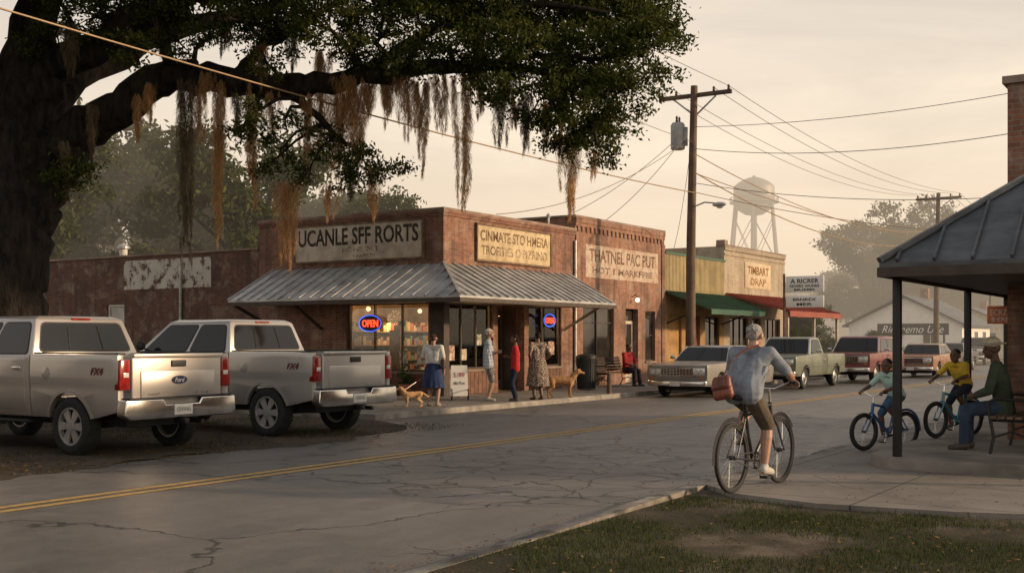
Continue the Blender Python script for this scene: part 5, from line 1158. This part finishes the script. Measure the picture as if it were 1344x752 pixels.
b=B(); b.cyl((0,-.2,.28),(0,-.2,.5),.006,n=5); b.cyl((0,.2,.28),(0,.2,.5),.006,n=5); b.obj('hanger',M_black,s)
# ------------------------------------------------------------ trees
M_bark,t,b_,o_=newmat('oak_bark')
tc=N(t,'ShaderNodeTexCoord').outputs['Object']; mp_=N(t,'ShaderNodeMapping'); mp_.inputs['Scale'].default_value=(1,1,.3); t.links.new(tc,mp_.inputs[0])
nz=noise(t,mp_.outputs[0],7,7,.7); c=ramp(t,nz,[(.35,(.008,.007,.006)),(.65,(.042,.035,.029))]); t.links.new(c,b_.inputs['Base Color']); b_.inputs['Roughness'].default_value=.95; b_.inputs['Specular IOR Level'].default_value=.15; bumpn(t,b_,nz,1,.10)
M_oak=leafmat('oak_leaf',(.022,.036,.011),(.115,.125,.038),.48)
M_far=leafmat('distant_leaf',(.026,.040,.015),(.11,.12,.042),.38)
def leafcloud(blobs,per,mini,sig,size):
    Cs=[]
    for (x,y,z,r) in blobs:
        nm=max(4,int(mini*(r/.8)**2)); d=rdir(nm)*(rng.uniform(.2,1,nm)**.45)[:,None]*np.array([1.15,1.15,.8])*r+np.array([x,y,z])
        pp=max(6,int(per)); q=d[:,None,:]+rng.normal(0,1,(nm,pp,3))*np.array([sig,sig,sig*.6]); Cs.append(q.reshape(-1,3))
    C=np.concatenate(Cs); n=len(C); s=rng.uniform(.6,1.15,n)[:,None]*size; U=rdir(n); W_=np.cross(U,rdir(n)); W_/=np.linalg.norm(W_,axis=1)[:,None]+1e-9
    return quads(C,U*s,W_*s*.42)
ox,oy=W(-10.15,23.2)
OT=thing('oak_tree',(ox,oy,0),0,'huge live oak with spreading limb draped in hanging moss','tree')
O=V((ox,oy,0)); G=lambda X,D,z:W3(X,D,z)-O
def wob(path,rs,sub=6,amp=.08):
    out=[];ro=[]
    for i in range(len(path)-1):
        p0=path[max(i-1,0)];p1=path[i];p2=path[i+1];p3=path[min(i+2,len(path)-1)]
        for k in range(sub):
            t=k/sub; q=.5*((2*p1)+(p2-p0)*t+(2*p0-5*p1+4*p2-p3)*t*t+(-p0+3*p1-3*p2+p3)*t**3)
            r=rs[i]+(rs[i+1]-rs[i])*t; q=q+V((random.gauss(0,1),random.gauss(0,1),random.gauss(0,1)))*amp*min(r,.3); out.append(q); ro.append(r*random.uniform(.93,1.09))
    out.append(path[-1]); ro.append(rs[-1]); return out,ro
trunk=B(); limbpts=[]
def limb(pts,n=12,amp=.35):
    path=[G(*p[:3]) for p in pts]; pp,rr=wob(path,[p[3] for p in pts],6,amp); trunk.tube(pp,rr,n); limbpts.extend([(p,r) for p,r in zip(pp,rr)])
limb([(-10.2,23.2,-.3,1.15),(-10.15,23.2,.5,.92),(-10.1,23.2,2.2,.78),(-10.05,23.2,3.8,.8),(-9.95,23.2,5.0,.85),(-9.85,23.3,6.2,.62),(-9.7,23.6,8,.45),(-9.3,24.3,11,.3),(-8.6,25,14,.15)],20,.12)
limb([(-10.0,23.2,3.7,.55),(-9.4,23.1,4.75,.55),(-8.86,23,5.45,.44),(-7.88,22.9,6.15,.37),(-6.67,22.7,6.72,.31),(-5.3,22.5,6.62,.27),(-4.1,22.3,6.45,.23),(-2.6,22.1,6.68,.18),(-1.1,22,6.78,.13),(-.1,21.8,6.75,.09),(1.2,21.6,6.45,.05),(1.8,21.5,6.0,.03)],14,.3)
limb([(-9.9,23.3,5.6,.45),(-9.2,23.2,6.8,.38),(-7.9,22.6,7.55,.3),(-6.2,22,8.1,.25),(-4.1,21.6,8.8,.2),(-1.7,21.4,9.0,.15),(.4,21.4,8.6,.1),(1.9,21.4,8.2,.05)])
limb([(-9.95,23,5.2,.45),(-10.6,20.5,7,.34),(-11.5,17,8.6,.25),(-12,13,9.6,.12)])
limb([(-9.8,23.4,5.6,.4),(-8.8,26,8,.28),(-6,29,10,.16),(-3,31,11,.06)])
limb([(-9.9,23.2,6.2,.4),(-12.5,24,8.6,.3),(-16,25,10.5,.15)])
limb([(-10.0,23.2,4.9,.4),(-11.5,22.9,6.4,.34),(-13.5,22.6,7.5,.2)])
limb([(-5.5,22.5,6.6,.14),(-4.5,22.3,7.4,.1),(-3.2,22.2,8.1,.05)],8); limb([(-6.5,22.7,6.7,.14),(-6.6,22.0,7.6,.1),(-5.8,21.6,8.3,.05)],8)
limb([(-4.3,22.3,6.45,.1),(-3.75,22.3,5.9,.07),(-3.3,22.3,5.45,.05),(-2.7,22.3,5.15,.025)],8); limb([(-2.9,22.2,6.6,.13),(-1.5,21.8,7.4,.1),(.3,21.5,7.8,.07),(1.8,21.3,7.6,.035)],8)
limb([(-.6,21.9,6.78,.08),(.5,21.6,6.9,.06),(1.6,21.4,6.8,.04),(2.6,21.2,7.0,.02)],8); limb([(.6,21.6,6.6,.05),(1.3,21.5,5.9,.035),(1.6,21.5,5.2,.02)],8); limb([(-8.6,23,5.6,.12),(-8.5,22.6,5.2,.08),(-8.6,22.2,4.8,.04)],8)
vis=[(.42,7.4,.8),(1.6,7.4,.85),(2.6,7.45,.7),(1.45,6.3,.75),(2.35,6.6,.65),(.75,6.4,.7),(1.5,5.45,.45),(-.2,7.4,.7),(1.0,8.2,.9),(2.2,8.2,.85),(2.9,7.8,.5),(1.95,5.9,.45),(-.1,6.6,.5),(1.1,5.7,.5),(2.9,6.9,.35),(2.0,5.2,.25),(.3,5.9,.3),
 (-8.2,8.0,.7),(-7,8.3,.6),(-5.8,8.1,.65),(-4.7,7.75,.6),(-3.65,7.8,.65),(-2.6,7.6,.6),(-1.7,7.75,.65),(-1.1,7.3,.55),(-.5,7.9,.7),(-3.1,7.2,.4),(-4.9,7.1,.35),(-2.0,7.1,.4),(-9.0,8.4,.5),(-9.4,7.6,.4),(-3.9,8.4,.6),(-1.2,8.4,.6),(-.6,6.9,.4),
 (-4.6,5.35,.38),(-3.65,5.5,.5),(-2.95,5.15,.5),(-2.45,4.9,.33),(-4.1,4.85,.28),(-5.1,6.1,.4),(-3.3,4.75,.3),(-4.5,6.0,.3),(-8.7,5.0,.4),(-9.0,4.7,.3),(-7.5,7.3,.4),(-6.6,7.5,.35),(-5.4,5.7,.25),(-4.9,5.0,.25)]
blobs=[]
for X,z,r in vis:
    base=22 if z<6 else random.uniform(20.6,22.6); f=base/23.0
    p=G(X*f,base,1.62+(z-1.62)*f); blobs.append((p.x,p.y,p.z,r*f*1.08))
    if z>6.3 or X>1:
        p=G(X*f*1.02+random.uniform(-.3,.3),base+random.uniform(1.2,2.4),z+random.uniform(.2,.8)); blobs.append((p.x,p.y,p.z,r))
for X,D,z,r in [(-9,24,14,2),(-7,23,12.5,2),(-5,22,11.5,2),(-2.5,21.5,11,1.9),(0,21.5,10.6,1.8),(2,21.4,9.8,1.4),(-11.5,18,10.5,2),(-12,14,11,1.8),(-13,24,11.5,2.2),(-16,25,12,2),(-6,28,12,2),(-3,31,12,1.8),(-9,19,12,2),(-6,18.5,11,1.8),(-8,27,11,1.8),(-1,25,11,1.6),(-10.5,21,9.5,1.3),(-13.5,22.5,8.8,1.3)]:
    p=G(X,D,z); blobs.append((p.x,p.y,p.z,r))
small=[q for q in blobs if q[3]<1.25]; bigb=[q for q in blobs if q[3]>=1.25]
lp=np.array([p[:] for p,r in limbpts]); 
for x,y,z,r in blobs:
    c=V((x,y,z)); i=int(((lp-np.array(c))**2).sum(1).argmin()); p0=limbpts[i][0]; r0=min(limbpts[i][1]*.6,.06+.02*r)
    md=p0.lerp(c,.5)+V((random.uniform(-.15,.15),random.uniform(-.15,.15),.1)); trunk.tube([p0,md,c],[r0,r0*.7,r0*.4],6)
    for _ in range(7):
        e=c+V(rdir(1)[0])*r*random.uniform(.6,1.0); trunk.tube([c.lerp(md,random.uniform(0,.5)),c.lerp(e,.5)+V((0,0,random.uniform(-.05,.1))),e],[r0*.4,.012,.005],5)
trunk.obj('trunk',M_bark,OT,smooth=True,ang=80)
v1,f1=leafcloud(small,54,38,.115,.055); v2,f2=leafcloud(bigb,26,44,.3,.17)
v=np.concatenate([v1,v2]); f=np.concatenate([f1,f2+len(v1)]); npmesh('crown',v,f,M_oak,OT)
# spanish moss : feathery fibres around a wandering core
M_m1=leafmat('moss_sunlit_brown',(.22,.135,.07),(.85,.54,.27),.58); M_m2=leafmat('moss_grey',(.07,.058,.042),(.30,.235,.155),.5)  # first moss has warm sunlight put into its colour, second stays grey
def moss(X,D,zt,zb,w,mat):
    p=W(X,D); L=zt-zb; strands=max(4,int(w*36)); nseg=4
    Nf=int(1450*L*(w/.22)); 
    so=rng.normal(0,w*.40,(strands,2)); sL=L*np.clip(1-np.abs(rng.normal(0,.36,strands)),.15,1); sL[0]=L; so[0]*=.3
    si=rng.choice(strands,Nf,p=sL/sL.sum()); u=rng.uniform(0,1,Nf); z0=-u*sL[si]
    k1=rng.uniform(2,5,strands);k2=rng.uniform(0,6,strands)
    tap=1-.45*u
    cx=so[si,0]*tap+.045*np.sin(k1[si]*z0+k2[si]); cy=so[si,1]*tap+.045*np.cos(k1[si]*z0*1.3+k2[si])
    rr=(.014+.052*np.sin(np.clip(u*1.05,0,1)*pi)**.6*(1-.6*u))*(w/.22)**.4*(.75+.5*np.sin(z0*9+k2[si])**2)
    a=rng.uniform(0,2*pi,Nf); q=rng.uniform(0,1,Nf)**.6
    x0=cx+np.cos(a)*rr*q*.5; y0=cy+np.sin(a)*rr*q*.5
    fl=rng.uniform(.05,.22,Nf)*(1-.3*u); t=np.linspace(0,1,nseg); cv=rng.uniform(.3,1.3,Nf)*rr; ph=rng.uniform(0,6,Nf)
    xx=x0[:,None]+np.cos(a)[:,None]*cv[:,None]*np.sin(t*2.4)+.012*np.sin(t*7+ph[:,None]); yy=y0[:,None]+np.sin(a)[:,None]*cv[:,None]*np.sin(t*2.4)+.012*np.cos(t*7+ph[:,None]); zz=z0[:,None]-fl[:,None]*t
    wd=rng.uniform(.002,.0048,Nf)[:,None]*(1-t*.7); aa=rng.uniform(0,pi,Nf)[:,None]
    A=np.stack([xx-np.cos(aa)*wd,yy-np.sin(aa)*wd,zz],-1); Bq=np.stack([xx+np.cos(aa)*wd,yy+np.sin(aa)*wd,zz],-1)
    v=np.stack([A,Bq],2).reshape(-1,3); idx=np.arange(Nf*nseg*2).reshape(Nf,nseg,2)
    f=np.stack([idx[:,:-1,0],idx[:,:-1,1],idx[:,1:,1],idx[:,1:,0]],-1).reshape(-1,4)
    o=npmesh('hanging_moss',v,f,mat); o.location=(p[0],p[1],zt); o['label']='ragged moss strand with sunlit gold in its colour hanging from the oak limb' if mat is M_m1 else 'ragged dark grey moss strand hanging from the oak limb'; o['category']='hanging moss'; o['group']='moss hanging from the oak'
for px,ta,tb,w,m in [(-6.25,6.6,3.05,.34,1),(-5.66,6.55,3.45,.28,0),(-5.0,6.5,4.15,.3,0),(-4.3,4.7,3.0,.28,0),(-3.35,6.4,4.7,.42,0),(-2.95,6.5,4.9,.42,0),(-3.7,7.2,5.2,.3,0),(-2.65,5.0,3.9,.2,0),(-1.75,6.6,4.75,.28,0),(-.94,6.7,4.1,.28,0),(-1.95,6.6,5.4,.3,0),(-.25,6.6,5.35,.3,1),(.25,6.4,5.2,.24,1),(1.07,5.6,3.9,.28,0),(.7,6.2,5.3,.24,0),(-6.65,8.1,7.0,.35,1),(-4.8,7.3,6.4,.3,0),(-7.15,6.3,5.4,.2,0),(-8.0,6.1,4.9,.2,1),(-8.5,5.4,4.3,.2,1),(-3.9,6.3,5.0,.3,0),(-2.4,6.6,5.7,.3,0),(-1.35,6.7,5.6,.26,0),(-4.55,6.3,5.4,.2,0),(-5.3,6.5,5.6,.2,1),(-6.0,6.5,5.4,.2,0),(-.6,6.65,5.9,.22,0),(-3.1,5.0,4.3,.2,1),(-8.35,7.6,6.6,.26,1),(-2.2,7.3,6.3,.28,1),(-4.2,7.6,6.8,.25,1),(-5.6,7.8,7.1,.25,1),(-.1,7.1,6.1,.28,1),(1.55,5.3,4.75,.16,0),(-3.5,4.6,3.9,.16,0),(.95,6.5,5.5,.22,0),(-6.9,6.5,5.7,.2,0),(-3.15,6.6,5.6,.35,0),(-2.75,6.7,5.9,.3,0),(.05,6.3,5.7,.18,0),(-5.8,6.7,6.1,.2,0)]:
    moss(px,22.2+random.uniform(-.25,.25),ta,tb,w,(M_m1,M_m2)[m])
def bgtree(seed,h,leaf=.26):
    random.seed(seed); T=thing('tree',(0,0,0),0,'broad hazy oak tree with rounded clumped crown','tree','background oak trees')
    tr=B(); tr.tube([(0,0,-.3),(.1,0,h*.2),(.2,.1,h*.45),(0,0,h*.75)],[h*.035,h*.026,h*.02,h*.008],10); bl=[]
    for i in range(24):
        a=random.uniform(0,2*pi); e=random.uniform(0,1); rr=h*.42*math.sqrt(random.random())*(1-.35*e); z=h*(.30+.60*e); c=(rr*math.cos(a)*1.2,rr*math.sin(a)*1.2,z); bl.append((*c,h*random.uniform(.07,.135)))
        tr.tube([(.1,.05,h*random.uniform(.2,.45)),(c[0]*.5,c[1]*.5,z*.8),c],[h*.012,h*.008,h*.003],6)
    tr.obj('trunk',M_bark,T,smooth=True); v,f=leafcloud([(x,y,z,r) for x,y,z,r in bl],26,.64*34/((h*.12)**2),.40,leaf); npmesh('crown',v,f,M_far,T); return T
va=[bgtree(11,15),bgtree(12,16),bgtree(13,14)]
spots=[(-33,74,1.05),(-26,70,1.12),(-20,76,1.05),(-14.5,66,.95),(-38,82,1.1),(-30,92,1.25),(-11,80,.8),(-24,60,.8),(-17,92,1.05),(-6,100,.78),(3,112,.72),(-1,120,.8),(39,125,.85),(44,132,1.1),(50,136,1.2),(56,142,1.1),(27,150,.62),(18,150,.7),(62,150,1.0),(68,144,.8),(12,150,.7),(74,152,.9),(55,175,1.2),(33,165,.55)]
for i,(X,D,s) in enumerate(spots):
    x,y=W(X,D)
    if i<3: o=va[i]; o.location=(x,y,0)
    else: o=copytree(va[i%3],(x,y,0),random.uniform(0,6))
    o.scale=(s,s,s); o['label']='tall hazy oak tree behind the brick wing' if X<0 else 'hazy oak tree beyond the far end of the street'
bl=[]
for i in range(150):
    a=rad(-35+ i*.52); D=random.uniform(210,290); X=D*math.tan(a)
    if abs(X)>260: continue
    x,y=W(X,D); bl.append((x,y,random.uniform(3,8),random.uniform(4.5,7)))
v,f=leafcloud(bl,26,1.6,1.6,1.0); npmesh('treeline',v,f,M_far,kind='stuff')
for i,(x,y,s) in enumerate([(58,19.5,.2),(62,21,.28),(75,20,.22),(70,24,.3),(98,21,.3),(96,3,.25),(130,14,.6),(140,6,.7)]):
    o=copytree(va[i%3],(x,y,-.6),i); o.scale=(s,s,s); o['label']='small round tree or shrub beside the far pavement'
# ------------------------------------------------------------ haze (glowing, absorbing volume in place of scattered light beyond the near blocks)
hz=bpy.data.materials.new('glowing_haze'); hz.use_nodes=True; t=hz.node_tree; t.nodes.clear(); o=N(t,'ShaderNodeOutputMaterial')
dens=.0038
va_=N(t,'ShaderNodeVolumeAbsorption'); va_.inputs['Color'].default_value=(0,0,0,1); va_.inputs['Density'].default_value=dens
ve=N(t,'ShaderNodeEmission'); ve.inputs['Color'].default_value=(.90,.71,.51,1); ve.inputs['Strength'].default_value=dens
ad=N(t,'ShaderNodeAddShader'); t.links.new(va_.outputs[0],ad.inputs[0]); t.links.new(ve.outputs[0],ad.inputs[1]); t.links.new(ad.outputs[0],o.inputs['Volume'])
nosamp(hz)
b=B(); b.prism([(50,-300),(700,-300),(700,500),(-200,500),(-200,40),(50,40)],-.005,38,'z'); b.obj('haze',hz,kind='structure')
# ------------------------------------------------------------ world, sun, camera
w=bpy.data.worlds.new('World'); scene.world=w; w.use_nodes=True; t=w.node_tree; t.nodes.clear()
out=N(t,'ShaderNodeOutputWorld'); sky=N(t,'ShaderNodeTexSky',sky_type='NISHITA'); sky.sun_disc=False
sd=V((.42,-.91,0)).normalized(); el=rad(15); sunv=V((sd.x*math.cos(el),sd.y*math.cos(el),math.sin(el)))
sky.sun_elevation=el; sky.sun_rotation=math.atan2(sunv.x,sunv.y); sky.dust_density=3
b1=N(t,'ShaderNodeBackground'); b1.inputs[1].default_value=.06; t.links.new(sky.outputs[0],b1.inputs[0])
tc=N(t,'ShaderNodeTexCoord').outputs['Generated']; sp_=N(t,'ShaderNodeSeparateXYZ'); t.links.new(tc,sp_.inputs[0])
zz=mth(t,'MAXIMUM',sp_.outputs[2],0)
c=ramp(t,zz,[(0,(.86,.69,.51)),(.08,(.86,.70,.54)),(.16,(.75,.63,.50)),(.30,(.50,.43,.36)),(.6,(.42,.39,.355)),(1,(.39,.37,.355))])
mp_=N(t,'ShaderNodeMapping'); mp_.inputs['Scale'].default_value=(1,1,5.5); mp_.inputs['Rotation'].default_value=(.12,.08,0); t.links.new(tc,mp_.inputs[0])
cl=noise(t,mp_.outputs[0],2.6,8,.6,.6); c=mix(t,1.0,c,ramp(t,cl,[(.32,g3(.76)),(.5,g3(.98)),(.68,(1.2,1.17,1.12))]),'MULTIPLY')
dt=N(t,'ShaderNodeVectorMath',operation='DOT_PRODUCT'); t.links.new(tc,dt.inputs[0]); dt.inputs[1].default_value=(.90,.42,.12)
gl=mth(t,'POWER',mth(t,'MAXIMUM',dt.outputs['Value'],0),14); gc=mix(t,gl,(0,0,0),(.15,.115,.075)); c=mix(t,1.0,c,gc,'ADD')
b2=N(t,'ShaderNodeBackground'); b2.inputs[1].default_value=1.04; t.links.new(c,b2.inputs[0])
ad=N(t,'ShaderNodeAddShader'); t.links.new(b1.outputs[0],ad.inputs[0]); t.links.new(b2.outputs[0],ad.inputs[1]); t.links.new(ad.outputs[0],out.inputs[0])
sl_=bpy.data.lights.new('sun','SUN'); sl_.energy=4.9; sl_.angle=rad(2.5); sl_.color=(1,.71,.44); so=bpy.data.objects.new('sun',sl_); so.rotation_euler=(-sunv).to_track_quat('-Z','Y').to_euler(); link(so)
cam=bpy.data.cameras.new('camera'); co=bpy.data.objects.new('camera',cam); link(co); co.location=(0,0,1.62); co.rotation_euler=(pi/2,0,math.atan2(SA,CA)-pi/2)
cam.lens=40.8; cam.sensor_width=36; cam.shift_y=.0513; cam.clip_end=3000; scene.camera=co
scene.view_settings.view_transform='Standard'; scene.view_settings.look='None'; scene.view_settings.exposure=0
